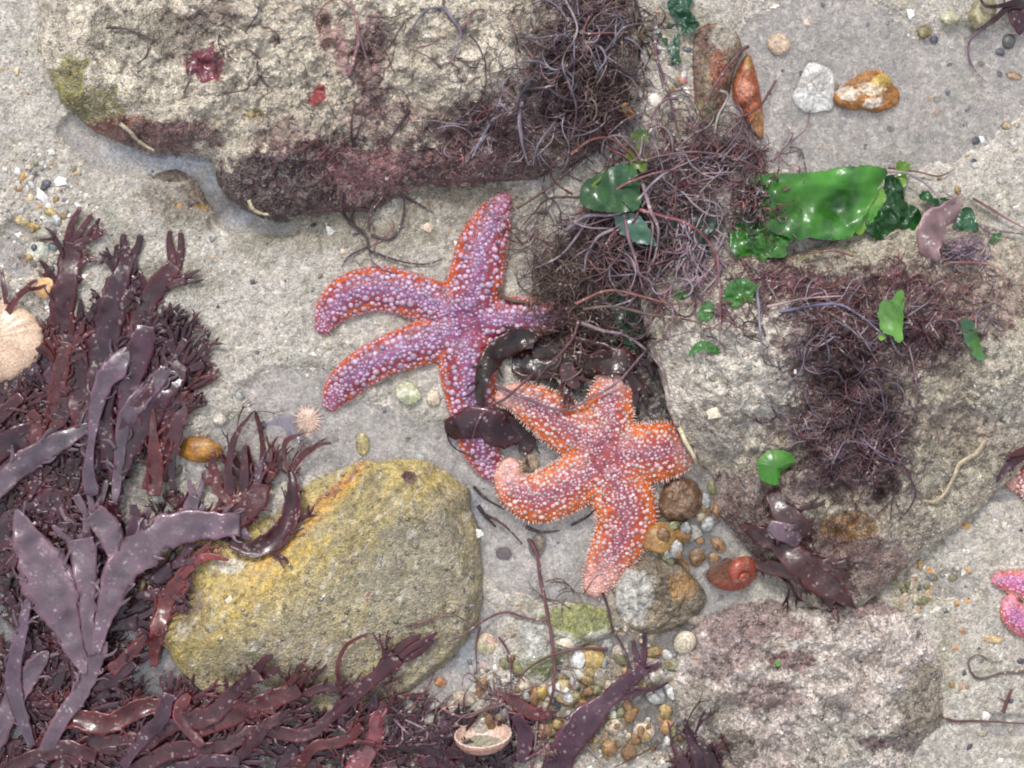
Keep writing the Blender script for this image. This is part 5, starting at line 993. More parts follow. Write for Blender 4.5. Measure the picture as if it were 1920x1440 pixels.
clump('dulse blade with finger tips lying across the gravel at the bottom centre', 1050, 1430, [
    F_([(1035, 1470, 46, 6), (1062, 1400, 50, 8), (1105, 1345, 52, 8), (1150, 1300, 34, 8), (1190, 1268, 26, 10), (1205, 1250, 26, 10)], [(1188, 1200, 7), (1210, 1182, 8), (1240, 1240, 8)], 6, D5, seed=141),
    R_([(1150, 1310, 10, 8), (1190, 1300, 13, 8), (1230, 1290, 10, 8), (1255, 1278, 4, 8)], 7, D1, seed=143), R_([(945, 1300, 14, 6), (975, 1325, 26, 8), (1010, 1340, 22, 8), (1045, 1335, 5, 8)], 8, D3, seed=145), R_([(1175, 1290, 10, 6), (1165, 1272, 5, 6)], 8, D1, seed=147),
    R_([(965, 1340, 20, 6), (985, 1380, 30, 6), (975, 1430, 20, 6)], 8, D5, seed=149)],
    under=[under_fill([(960, 1390, 50, 50), (900, 1430, 80, 30)], 16, -.4, (20, 60), (6, 18), (2, 8))])
clump('dark maroon dulse tuft at the bottom edge against the pale rock', 1310, 1430, [
    R_([(1330, 1470, 30, 4), (1310, 1420, 26, 6), (1290, 1370, 14, 8), (1284, 1345, 5, 8)], 8, D2, seed=151), R_([(1290, 1470, 26, 4), (1280, 1430, 24, 6), (1270, 1400, 10, 6)], 8, D1, seed=153), R_([(1350, 1470, 20, 4), (1330, 1420, 20, 6), (1305, 1380, 8, 6)], 12, D4, seed=155)],
    under=[under_fill([(1320, 1440, 40, 30)], 10, -1.6, (20, 50), (6, 14), (2, 8))])
clump('translucent red-brown blades draped between the weedy boulder and the pale rock', 1480, 1050, [
    R_([(1388, 985, 10, 4), (1420, 1000, 30, 6), (1465, 1020, 50, 8), (1510, 1060, 60, 8), (1560, 1100, 50, 8), (1604, 1140, 10, 4)], 5, (.045, .014, .014), seed=161), R_([(1400, 1050, 12, 4), (1440, 1062, 30, 6), (1490, 1072, 34, 6), (1530, 1090, 12, 4)], 8, (.05, .018, .018), seed=163),
    R_([(1445, 920, 20, 2), (1470, 960, 50, 4), (1500, 985, 40, 4), (1520, 1010, 12, 4)], 4, (.05, .02, .02), seed=165), R_([(1440, 985, 20, 10), (1470, 998, 34, 12), (1500, 1020, 20, 10)], 9, LV, seed=167)])
clump('dark wet stalks with a khaki base in the top right corner', 1880, 20, [
    R_([(1935, 10, 20, 8), (1895, 12, 12, 8), (1860, 40, 10, 8), (1830, 58, 4, 6)], 9, D4, seed=171), R_([(1925, 55, 40, 4), (1905, 30, 30, 6), (1900, 0, 20, 6)], 7, D2, seed=173), R_([(1935, -10, 16, 8), (1890, 8, 9, 8), (1850, 12, 8, 8), (1838, -5, 4, 8)], 10, D4, seed=175)])
clump('dark red strap of weed above the small orange starfish at the right edge', 1915, 850, [
    R_([(1935, 838, 20, 6), (1905, 850, 12, 6), (1885, 856, 4, 4)], 6, D3, seed=177), R_([(1930, 846, 18, 4), (1892, 872, 16, 4), (1868, 905, 5, 2)], 4, D2, seed=179)])
# dark wet blades between the starfish
clump('black-brown slimy weed wad between the two starfish', 1040, 690, [
    R_([(1010, 625, 20, 2), (960, 640, 44, 6), (922, 672, 40, 8), (904, 716, 28, 6), (898, 760, 12, 4)], 5, (.018, .010, .008), seed=181, wave=.25), R_([(960, 680, 44, 0), (1020, 684, 54, 2), (1090, 686, 54, 2), (1150, 680, 44, 2)], 6, (.020, .010, .009), seed=183, wave=.3),
    R_([(1000, 650, 40, 4), (1060, 660, 70, 6), (1130, 670, 60, 6), (1190, 690, 40, 4)], 5, (.025, .013, .013), seed=185, wave=.25), R_([(1060, 680, 24, 10), (1066, 705, 34, 12), (1085, 728, 12, 12)], 9, (.035, .014, .016), seed=187)],
    under=[under_fill([(1090, 660, 80, 22), (1150, 640, 50, 36)], 18, 0, (20, 60), (8, 24), (1, 6), [(.02, .011, .010), (.03, .014, .012)])], name='dark_weed', mat=M_DARK)
def blob_curl(mb):
    ribbon(mb, [(838, 815, 30, 3), (862, 800, 50, 6), (905, 795, 62, 8), (945, 805, 66, 8), (985, 812, 40, 4)], 4, (.028, .012, .016), wave=.18, seed=191, startk=True)
    Q, R = strand([(845, 790), (838, 812), (850, 838), (880, 852), (915, 848), (928, 825)], 1.8, 12, D2); tubes(mb, Q, R, np.array(D2))
clump('dark translucent curled blade wrapped over the purple starfish arm', 905, 815, [blob_curl, R_([(925, 790, 26, 4), (960, 800, 44, 6), (985, 830, 40, 4), (975, 850, 12, 2)], 4, (.022, .011, .010), seed=193, wave=.2)], name='dark_weed', mat=M_DARK)

# ------------------------------------------------------------------ sea lettuce
def sheet(label, poly, zfun, col, col2=None, name='sea_lettuce', parts=None, root=None, seed=1, n=46, thick=1.0, pname='blade'):
    """crumpled green blade: traced outline, its own folds, real thickness"""
    O = catmull(poly, 130, True); c0 = O.mean(0); d = O - c0; rr = []
    O = O + np.stack([noise(O[:, 0] / 6, O[:, 1] / 6, 0, seed), noise(O[:, 0] / 6, O[:, 1] / 6, 5, seed)], -1) * 2.2 + np.stack([noise(O[:, 0] / 2.2, O[:, 1] / 2.2, 0, seed), noise(O[:, 0] / 2.2, O[:, 1] / 2.2, 5, seed)], -1) * 1.1; d = O - c0
    ss = np.linspace(0, 1, n); X = c0 + d[None] * ss[:, None, None]; z = zfun(X[..., 0], X[..., 1], ss[:, None] * np.ones(len(O))) * np.ones(X.shape[:2])
    A = np.concatenate([X, z[..., None]], -1); na = len(O); m_ = n * na; ii = np.arange(m_).reshape(n, na); jj = np.roll(ii, -1, 1)
    q = np.stack([ii[:-1], ii[1:], jj[1:], jj[:-1]], -1)[1:].reshape(-1, 4); t3 = np.stack([ii[0], ii[1], jj[1]], -1)
    top = A.reshape(-1, 3); bot = top - np.array([0, 0, thick]); sd = np.stack([ii[-1], ii[-1] + m_, jj[-1] + m_, jj[-1]], -1)
    g = sstep(-.3, .4, fbm(top[:, 0], top[:, 1], 40, 3, seed=seed + 2))[:, None]; c = lerp(np.array(col), np.array(col2 or col), g)
    mb = MB(); mb.add(np.concatenate([top, bot]), np.concatenate([q[:, ::-1], q + m_, sd]), np.concatenate([t3[:, ::-1], t3 + m_]), np.concatenate([c, c]))
    if root is None:
        u, v = c0; root_ = None
    o = mb.build(pname if root else name, M_GREEN, root)
    if root is None: tag(o, label, 'seaweed')
    return o
def zf(base, amp, sc, seed, tilt=(0, 0), c=(0, 0), edge=0):
    return lambda u, v, s: np.maximum(base, 0) + amp * 2 * fbm(u, v, sc, 3, seed=seed, gain=.4) + tilt[0] * (u - c[0]) + tilt[1] * (v - c[1]) + edge * s ** 3
GR = (.045, .19, .012); GD = (.008, .055, .010); GT = (.03, .11, .045); GY_ = (.13, .25, .02)
root = thing('sea_lettuce', 1540, 400, 30, 'big glossy bright green sea lettuce blade with folds, above the weedy boulder', 'seaweed')
sheet('', [(1416, 331), (1480, 326), (1535, 321), (1590, 312), (1640, 311), (1663, 322), (1650, 352), (1632, 388), (1612, 420), (1592, 446), (1556, 449), (1519, 446), (1489, 450), (1465, 440), (1430, 425), (1412, 385)], lambda u, v, s: 62 + 17 * fbm(u, v, 52, 3, seed=5, gain=.4) + 5 * np.sin((u * .35 + v) / 17) * sstep(330, 350, v) - 13 * np.exp(-(((u - 1575) / 34) ** 2 + ((v - 395) / 26) ** 2)), GR, (.018, .10, .008), root=root, seed=5)
sheet('', [(1366, 446), (1378, 424), (1392, 404), (1412, 398), (1436, 404), (1462, 398), (1490, 420), (1500, 446), (1476, 456), (1472, 482), (1440, 484), (1424, 492), (1398, 480), (1376, 478)], lambda u, v, s: 52 + 14 * fbm(u, v, 30, 3, seed=8), (.015, .085, .010), GR, root=root, seed=8)
sheet('', [(1604, 430), (1622, 400), (1644, 362), (1656, 350), (1660, 372), (1648, 395), (1630, 425), (1612, 440)], lambda u, v, s: 50 + 5 * fbm(u, v, 30, 2, seed=9), GY_, GR, root=root, seed=9)
sheet('dark green crumpled sea lettuce piece right of the big blade', [(1660, 330), (1680, 332), (1692, 350), (1698, 378), (1725, 394), (1732, 432), (1736, 466), (1700, 464), (1660, 460), (1634, 442), (1616, 422), (1638, 392), (1655, 360)], lambda u, v, s: 42 + 22 * fbm(u, v, 34, 3, seed=11), GD, (.02, .10, .02), seed=11)
sheet('yellow-green sea lettuce tip poking up right of the big blade', [(1684, 303), (1706, 306), (1702, 322), (1697, 350), (1688, 350), (1680, 325)], zf(34, 3, 20, 12), GY_, seed=12)
sheet('small bright green sea lettuce scrap on the bank right of the dark piece', [(1727, 358), (1740, 360), (1745, 372), (1770, 370), (1786, 374), (1778, 388), (1760, 384), (1735, 378), (1725, 370)], zf(34, 5, 20, 13), GR, GT, seed=13)
sheet('teal-green sea lettuce scrap behind the lilac-grey weed flap', [(1795, 408), (1806, 390), (1822, 392), (1832, 420), (1834, 446), (1815, 440), (1800, 432), (1788, 425)], zf(52, 5, 20, 14), GT, GD, seed=14)
sheet('thin green sea lettuce scrap at the far right of the weed mat', [(1832, 470), (1850, 458), (1862, 440), (1878, 438), (1870, 450), (1858, 462), (1850, 470)], zf(40, 5, 20, 15), (.05, .16, .04), seed=15)
sheet('upright yellow-green sea lettuce strip in the middle of the weed mat', [(1650, 568), (1672, 562), (1684, 546), (1696, 550), (1694, 590), (1692, 636), (1682, 640), (1672, 628), (1655, 622), (1648, 600)], lambda u, v, s: hm(1670, 600) + 22 + (u - 1670) * .45 + 3 * fbm(u, v, 20, 2, seed=16), (.06, .19, .02), (.10, .24, .04), seed=16)
sheet('tiny lime green scrap below the upright yellow-green strip', [(1646, 628), (1656, 622), (1662, 634), (1650, 638)], lambda u, v, s: hm(1655, 630) + 14, (.16, .32, .04), seed=17)
sheet('teal and green sea lettuce leaf hanging at the lower right of the weed mat', [(1800, 602), (1815, 598), (1828, 612), (1836, 636), (1846, 672), (1834, 674), (1818, 656), (1806, 632)], lambda u, v, s: hm(1822, 636) + 14 + 4 * fbm(u, v, 20, 2, seed=18), GT, (.04, .12, .01), seed=18)
sheet('bright green bean-shaped leaf on the pale rock crust', [(1421, 872), (1430, 852), (1452, 843), (1478, 848), (1491, 864), (1482, 873), (1466, 882), (1462, 893), (1458, 908), (1440, 908), (1426, 896)], lambda u, v, s: np.maximum(hm(1450, 875), 40) + 16 + 10 * (1 - s ** 2) + 0 * u, (.05, .20, .015), (.09, .27, .025), seed=19)
root = thing('sea_lettuce', 1160, 370, 20, 'folded dark green sea lettuce with a yellow edge under the wiry tangle', 'seaweed')
sheet('', [(1088, 358), (1100, 338), (1130, 322), (1165, 306), (1192, 318), (1200, 345), (1198, 390), (1160, 398), (1120, 395), (1092, 385)], lambda u, v, s: 56 + 14 * np.sin((v - u * .45) / 26) + 5 * fbm(u, v, 25, 2, seed=21), (.015, .065, .022), (.03, .10, .02), root=root, seed=21)
sheet('', [(1150, 402), (1178, 398), (1205, 410), (1225, 445), (1228, 462), (1200, 455), (1165, 440)], lambda u, v, s: 52 + .15 * (u - 1180) + 4 * fbm(u, v, 25, 2, seed=22), (.05, .11, .09), (.03, .09, .05), root=root, seed=22)
sheet('', [(1098, 362), (1118, 336), (1128, 330), (1118, 350), (1104, 372), (1094, 376)], lambda u, v, s: 64 + 0 * u, (.16, .25, .03), root=root, seed=23)
for k_, (lab, cu_, cv_, a, b_, zz, c1) in enumerate([('blackish green sea lettuce sheet deep behind the hanging threads', 1150, 520, 62, 105, 14, (.006, .035, .010)), ('dark green sea lettuce sheet below the hanging threads, above the slimy wad', 1165, 610, 46, 44, 20, (.008, .045, .012)), ('dark green sheet between the folded blade and the big bright blade', 1265, 440, 80, 55, 26, (.006, .035, .012)),
     ('olive green blade standing among threads above the folded dark blade', 1195, 285, 22, 44, 44, (.05, .10, .015)), ('small dark green leaf beside the top of the weedy boulder', 1290, 500, 26, 22, 34, (.02, .09, .04))]):
    poly = [(cu_ + a * math.cos(t_) * f_, cv_ + b_ * math.sin(t_) * f_) for t_, f_ in zip(np.linspace(0, 2 * math.pi, 17, endpoint=False), np.random.default_rng(k_).uniform(.62, 1.25, 17))]
    sheet(lab, poly, zf(zz, 7, 34, 30 + k_), c1, (c1[0] * 2.5, c1[1] * 1.6, c1[2] * 2), seed=31 + k_)
for k_, (lab, pl) in enumerate([('curly bright green sprig on top of the pale crust', [(1352, 560), (1370, 530), (1395, 522), (1420, 536), (1410, 560), (1424, 575), (1398, 566), (1378, 580), (1368, 570)]), ('rounded green leaf left of the curly sprig on the crust', [(1308, 590), (1316, 572), (1332, 566), (1340, 580), (1330, 598), (1312, 600)]),
     ('small green leaf on the left shoulder of the pale crust', [(1291, 668), (1302, 645), (1320, 638), (1346, 652), (1345, 664), (1322, 655), (1306, 662)]), ('tiny green leaf at the top left of the pale crust', [(1262, 548), (1272, 542), (1286, 548), (1280, 560), (1268, 558)])]):
    cx, cy = np.mean(pl, 0); sheet(lab, pl, (lambda u, v, s, cx=cx, cy=cy: np.maximum(hm(cx, cy), hm(u, v)) + 6 + 5 * fbm(u, v, 14, 2, seed=41)), (.04, .16, .02), (.08, .22, .06), seed=51 + k_)
root = thing('sea_lettuce', 1270, 50, 10, 'dark green folded sea lettuce strip hanging from the top edge left of the umber stone', 'seaweed')
sheet('', [(1250, 8), (1270, -10), (1300, -10), (1292, 18), (1302, 32), (1310, 50), (1296, 62), (1280, 64), (1272, 45), (1258, 28)], zf(22, 8, 20, 61), (.015, .06, .02), (.03, .09, .05), root=root, seed=61)
sheet('', [(1230, 56), (1248, 44), (1268, 46), (1274, 66), (1272, 96), (1276, 118), (1262, 116), (1250, 88), (1236, 66)], zf(14, 5, 20, 62), (.012, .045, .015), (.03, .08, .05), root=root, seed=62)
sheet('tiny green speck leaf on the pale bottom rock', [(1452, 1243), (1458, 1238), (1464, 1244), (1458, 1250)], lambda u, v, s: hm(1458, 1244) + 6, (.10, .30, .04), seed=63)
pebble('periwinkle', 1177, 208, 10, 17, -.5, (.15, .13, .03), 'olive and orange periwinkle caught in the threads above the olive blade', 'shell', col2=(.5, .18, .02), lift=20)

# ------------------------------------------------------------------ wiry weed
TC = [(.12, .07, .075), (.15, .095, .11), (.20, .15, .17), (.07, .032, .036), (.15, .06, .06), (.21, .17, .19)]
TBD = [(.09, .052, .05), (.14, .09, .08), (.06, .03, .034), (.18, .13, .11), (.11, .055, .065)]
TB = [(.07, .036, .032), (.10, .062, .045), (.05, .022, .025), (.13, .09, .07)]
TM_ = [(.15, .06, .07), (.20, .09, .10), (.10, .05, .06), (.13, .09, .10), (.24, .10, .09)]
def wiry(label, u, v, fills, strands, mat=None, lifts=6, cat='seaweed', pal=TC, name='wiry_red_seaweed'):
    root = thing(name, u, v, max(float(hm(u, v)), 0), label, cat)
    if fills:
        mb = MB()
        for f in fills: f(mb)
        mb.build('thread_mass', M_THREAD, root)
    for i, s in enumerate(strands):
        kw = dict(r=2.6, lift=lifts); pts = s
        if isinstance(s, tuple): pts, kw2 = s; kw.update(kw2)
        c = kw.pop('col', pal[i % len(pal)]); ns_ = max(24, int(sum(math.hypot(pts[j + 1][0] - pts[j][0], pts[j + 1][1] - pts[j][1]) for j in range(len(pts) - 1)) / 4)); mb = MB(); Q, R = strand(pts, n=ns_, **kw); tubes(mb, Q, R, np.array(c), 7); mb.build('strand', M_THREAD, root)
    return root
TG = lambda *a, **k: (lambda mb: tangle(mb, *a, **k))
wiry('thick tangle of grey-lilac and brown threads hanging over the right end of the large boulder', 1090, 120,
     [TG([(1080, 90, 90, 120, 3), (1110, 210, 75, 80, 2), (1130, 20, 60, 50, 1)], 520, (30, 130), 1.4, .34, (1, 26), TBD), TG([(1090, 60, 80, 90, 3), (1070, 200, 80, 90, 1)], 46, (70, 170), 2.2, .22, (14, 34), [(.14, .12, .15), (.18, .16, .19), (.10, .07, .08)]),
      TG([(1000, 240, 110, 80, 1), (960, 200, 100, 60, 1)], 60, (50, 130), 1.7, .2, (2, 14), TC), TG([(1180, 180, 20, 120, 1), (1200, 60, 30, 60, .6)], 34, (40, 100), 1.8, .35, (2, 14), TB)],
     [([(1000, 110), (975, 80), (968, 120), (985, 140)], {}), [(1060, 140, 20), (1080, 200, 22), (1072, 260, 20)], [(976, 188, 6), (976, 240, 8), (988, 300, 6)], ([(1020, 155, 14), (1000, 190, 14), (962, 210, 10), (930, 250, 8)], {}), [(1105, 30, 26), (1095, 60, 26), (1130, 62, 24), (1180, 60, 20)], [(1060, 0, 24), (1082, 50, 26), (1070, 90, 24)]])
wiry('open network of long branching purple-brown threads spread from the pool edge to the weedy boulder', 1260, 330,
     [TG([(1280, 290, 130, 50, 2), (1240, 380, 110, 60, 1.5), (1330, 340, 90, 50, 1)], 110, (70, 200), 1.9, .20, (6, 34), TC), TG([(1300, 460, 60, 80, 1)], 70, (60, 130), 1.8, .18, (12, 34), [(.20, .13, .16), (.26, .2, .23)], head=(1.7, .5)),
      TG([(1400, 300, 90, 40, 1), (1330, 280, 90, 40, 1)], 130, (24, 60), 1.4, .3, (4, 16), TM_), TG([(1270, 380, 120, 90, 2), (1230, 470, 60, 90, 1.4), (1330, 310, 110, 40, 1)], 360, (30, 120), 1.35, .3, (2, 24), TBD + TC, ns=3), TG([(1430, 520, 90, 40, 1), (1370, 600, 90, 40, .6)], 120, (24, 80), 1.35, .35, (1, 12), TM_ + TC, ns=3), TG([(1430, 375, 50, 50, 1)], 190, (20, 70), 1.6, .35, (50, 72), TM_ + TC), TG([(1150, 480, 50, 60, 1)], 26, (60, 150), 1.6, .2, (12, 40), TC), TG([(1180, 420, 90, 110, 1), (1210, 540, 60, 60, 1)], 50, (90, 200), 2.1, .16, (24, 52), TC)],
     [([(1228, 72, 8), (1232, 110, 10), (1252, 170, 14), (1262, 210, 18), (1272, 250, 20)], dict(r=3.4, col=(.11, .05, .07))),
      ([(1272, 185, 18), (1245, 188, 20), (1225, 215, 20), (1210, 260, 22), (1205, 300, 24)], dict(r=3.2, col=(.14, .07, .09))),
      ([(1404, 86, 8), (1385, 100, 10), (1350, 145, 12), (1325, 190, 14), (1295, 240, 18)], dict(r=3.6, col=(.12, .05, .055))), ([(1350, 170, 12), (1365, 180, 12), (1345, 220, 14), (1340, 250, 20)], dict(r=3, col=(.3, .26, .24))),
      ([(1080, 400, 30), (1130, 372, 36), (1180, 342, 40), (1240, 322, 44), (1300, 318, 40)], dict(r=3.4)), ([(1060, 432, 24), (1100, 405, 30), (1150, 402, 34), (1190, 380, 38), (1240, 330, 42), (1310, 295, 36)], dict(r=4.2, col=(.20, .16, .19))),
      ([(1160, 250, 20), (1190, 280, 26), (1205, 300, 30), (1240, 292, 32), (1310, 285, 30), (1390, 300, 26), (1440, 330, 22)], dict(r=3.4)), ([(1070, 290, 14), (1110, 262, 18), (1150, 262, 20), (1195, 300, 28)], dict(r=3.6, col=(.13, .05, .045))),
      ([(1170, 400, 30), (1180, 450, 34), (1195, 500, 34), (1205, 540, 30)], dict(r=4, col=(.17, .10, .12))), ([(1205, 345, 36), (1220, 395, 40), (1234, 430, 40), (1228, 480, 38), (1212, 520, 34)], dict(r=4, col=(.19, .13, .14))),
      ([(1180, 388, 34), (1240, 405, 36), (1290, 420, 34), (1330, 455, 30), (1340, 490, 26), (1300, 545, 20)], dict(r=3.6, col=(.18, .06, .075))), ([(1150, 430, 28), (1120, 445, 26), (1100, 480, 22), (1095, 510, 18)], dict(r=3.4)),
      ([(1370, 210, 10), (1400, 250, 14), (1430, 290, 14), (1450, 305, 8)], dict(r=2.8)), ([(1395, 240, 14), (1440, 300, 12), (1475, 272, 8), (1512, 240, 6), (1517, 208, 5)], dict(r=2.6)), ([(1465, 272, 8), (1480, 250, 6), (1468, 230, 5)], dict(r=2)),
      ([(1455, 150, 5), (1430, 192, 8), (1400, 215, 12), (1370, 225, 14)], dict(r=2.6, col=(.11, .05, .05))), ([(1468, 420, 40), (1480, 430, 44), (1520, 448, 34), (1552, 452, 26)], dict(r=3.8, col=(.12, .09, .12))),
      ([(1665, 322, 40), (1700, 325, 34), (1735, 345, 26), (1760, 372, 22), (1764, 392, 20)], dict(r=2.6)), ([(1740, 395, 22), (1790, 378, 20), (1768, 360, 16)], dict(r=1.8)), ([(1665, 315, 20), (1720, 322, 12), (1760, 330, 8), (1790, 318, 6)], dict(r=2.2, col=(.12, .05, .05)))], lifts=26)
wiry('matted fine brown threads hanging over the right arm of the purple starfish', 1060, 560,
     [TG([(1130, 470, 70, 120, 1), (1190, 420, 80, 90, .7)], 420, (30, 120), 1.2, .28, (1, 26), TBD, ns=3), TG([(1060, 540, 55, 90, 2), (1090, 600, 60, 60, 1), (1040, 490, 50, 60, 1)], 300, (40, 120), 1.15, .2, (2, 30), TB, ns=3), TG([(1000, 430, 50, 70, 1)], 14, (80, 160), 1.6, .2, (3, 12), TC), TG([(1070, 640, 60, 50, 1)], 60, (40, 110), 1.4, .25, (10, 34), TB)],
     [([(1090, 370, 20), (1030, 372, 12), (1000, 400, 8), (975, 430, 6)], {}), ([(1110, 400, 24), (1060, 470, 20), (1010, 500, 16), (970, 505, 10)], dict(col=(.18, .13, .15))), ([(1090, 300, 10), (1030, 350, 8), (980, 385, 8), (950, 400, 6)], dict(r=3.2, col=(.09, .05, .045))),
      ([(1000, 700, 14), (950, 745, 14), (915, 765, 12), (892, 800, 14), (880, 850, 8)], dict(r=3, col=(.11, .045, .055))), ([(1085, 600, 30), (1070, 640, 26), (1025, 690, 22), (1000, 720, 16)], dict(r=3, col=(.12, .05, .06))),
      ([(930, 722, 10), (980, 745, 10), (1050, 768, 10), (1110, 745, 10), (1160, 715, 14), (1200, 670, 22), (1235, 640, 18), (1300, 620, 8)], dict(r=3.4, col=(.15, .09, .11))),
      ([(1090, 605, 34), (1130, 620, 34), (1175, 630, 30), (1215, 660, 24), (1245, 700, 12), (1256, 740, 6)], dict(r=3.6, col=(.17, .11, .13))), ([(1095, 580, 34), (1150, 575, 34), (1220, 590, 30), (1290, 600, 14), (1350, 620, 8)], dict(r=3.4)),
      ([(1080, 570, 34), (1140, 545, 36), (1200, 555, 34), (1260, 570, 22), (1310, 565, 12)], dict(r=3, col=(.18, .07, .06)))], pal=TB, lifts=20)
wiry('fuzzy maroon weed mat covering the upper face of the brown-grey boulder', 1640, 560,
     [TG([(1560, 560, 170, 60, 2), (1700, 530, 170, 60, 2), (1790, 600, 110, 40, 1), (1480, 520, 90, 40, 1)], 760, (16, 56), 1.25, .5, (0, 9), TM_, ns=3, k=12), TG([(1560, 600, 150, 60, 1), (1720, 600, 130, 60, 1)], 110, (60, 160), 1.7, .25, (4, 18), TC),
      TG([(1620, 640, 120, 50, 1), (1740, 640, 80, 40, .6)], 260, (20, 60), 1.5, .4, (1, 12), [(.06, .03, .035), (.09, .045, .05)], ns=3, k=12)],
     [([(1600, 480, 20), (1560, 470, 16), (1500, 478, 14)], {}), ([(1840, 380, 12), (1870, 400, 10), (1925, 430, 8)], dict(r=2.6)), ([(1825, 372, 10), (1860, 392, 10), (1905, 420, 8)], dict(r=2.4)), ([(1830, 420, 10), (1870, 432, 10), (1930, 440, 8)], dict(r=3.2)),
      ([(1790, 492, 10), (1850, 495, 10), (1882, 515, 8), (1870, 560, 6)], dict(r=2.4)), ([(1440, 575, 14), (1510, 560, 12), (1580, 555, 10)], dict(r=2.8, col=(.28, .2, .2))), ([(1345, 480, 26), (1350, 560, 22), (1350, 640, 18)], {}), ([(1420, 545, 14), (1424, 600, 10), (1430, 650, 8)], dict(r=3.2, col=(.2, .18, .22))), ([(1460, 585, 12), (1560, 570, 14), (1610, 590, 14), (1655, 628, 12)], dict(r=3, col=(.12, .11, .17)))], pal=TM_)
root = thing('lilac_weed', 1770, 450, 40, 'sand-dusted lilac-grey weed flap at the right end of the green lettuce', 'seaweed')
mb = MB(); ribbon(mb, [(1798, 368, 14, 8), (1780, 395, 40, 10), (1752, 425, 56, 8), (1745, 465, 40, 6), (1760, 490, 16, 4)], 12, (.17, .11, .115), seed=201, wave=.5, startk=True); mb.build('blade', M_THREAD, root)
mb = MB(); tangle(mb, [(1800, 470, 60, 30, 1)], 200, (16, 40), 1.5, .4, (1, 12), [(.2, .13, .17), (.26, .2, .22)], ns=3, k=10); mb.build('thread_mass', M_THREAD, root)
wiry('dark curling thread beard down the middle of the weedy boulder', 1610, 790,
     [TG([(1590, 740, 100, 110, 2), (1640, 850, 70, 110, 2), (1560, 860, 60, 80, 1)], 430, (30, 120), 1.3, .36, (1, 14), [(.07, .035, .04), (.11, .07, .085), (.13, .06, .06)], ns=3), TG([(1610, 720, 90, 90, 1), (1640, 840, 60, 80, 1)], 44, (60, 150), 1.9, .26, (6, 20), [(.12, .09, .12), (.14, .10, .12), (.10, .05, .055)]),
      TG([(1500, 790, 60, 60, 1)], 50, (30, 80), 1.5, .3, (2, 9), TC)],
     [([(1700, 880, 6), (1716, 925, 6), (1695, 965, 5), (1680, 940, 4)], dict(r=2.4, col=(.05, .03, .04))), ([(1705, 650, 10), (1720, 740, 8), (1700, 800, 8), (1660, 830, 6)], dict(r=2.2)), ([(1690, 900, 5), (1675, 930, 5), (1670, 975, 5)], dict(r=2.6, col=(.05, .03, .045)))])
wiry('curled black-purple thread loop lying on olive sand above the purple starfish', 690, 430, [TG([(700, 430, 30, 60, 1)], 5, (40, 80), 1.5, .3, (1, 5), TC)],
     [([(642, 360), (640, 390), (655, 415), (685, 440), (692, 465), (715, 478), (760, 492), (800, 495), (828, 486)], dict(r=3.6, col=(.05, .03, .035))), ([(695, 440), (730, 448), (752, 420), (758, 375), (740, 350)], dict(r=3, col=(.06, .035, .04))), ([(690, 462), (655, 480), (640, 500)], dict(r=2, col=(.06, .04, .045))), ([(668, 425), (660, 405), (672, 392), (690, 395)], dict(r=2.4, col=(.05, .03, .03))),
      ([(690, 430), (695, 400), (715, 372), (735, 345)], dict(r=2.6, col=(.10, .06, .06))), ([(692, 470), (700, 492), (730, 510), (745, 514)], dict(r=1.6, col=(.09, .05, .09))), ([(760, 370), (790, 385), (815, 400)], dict(r=2, col=(.05, .03, .03))), ([(660, 440), (680, 428), (700, 380)], dict(r=1.6))], lifts=2)
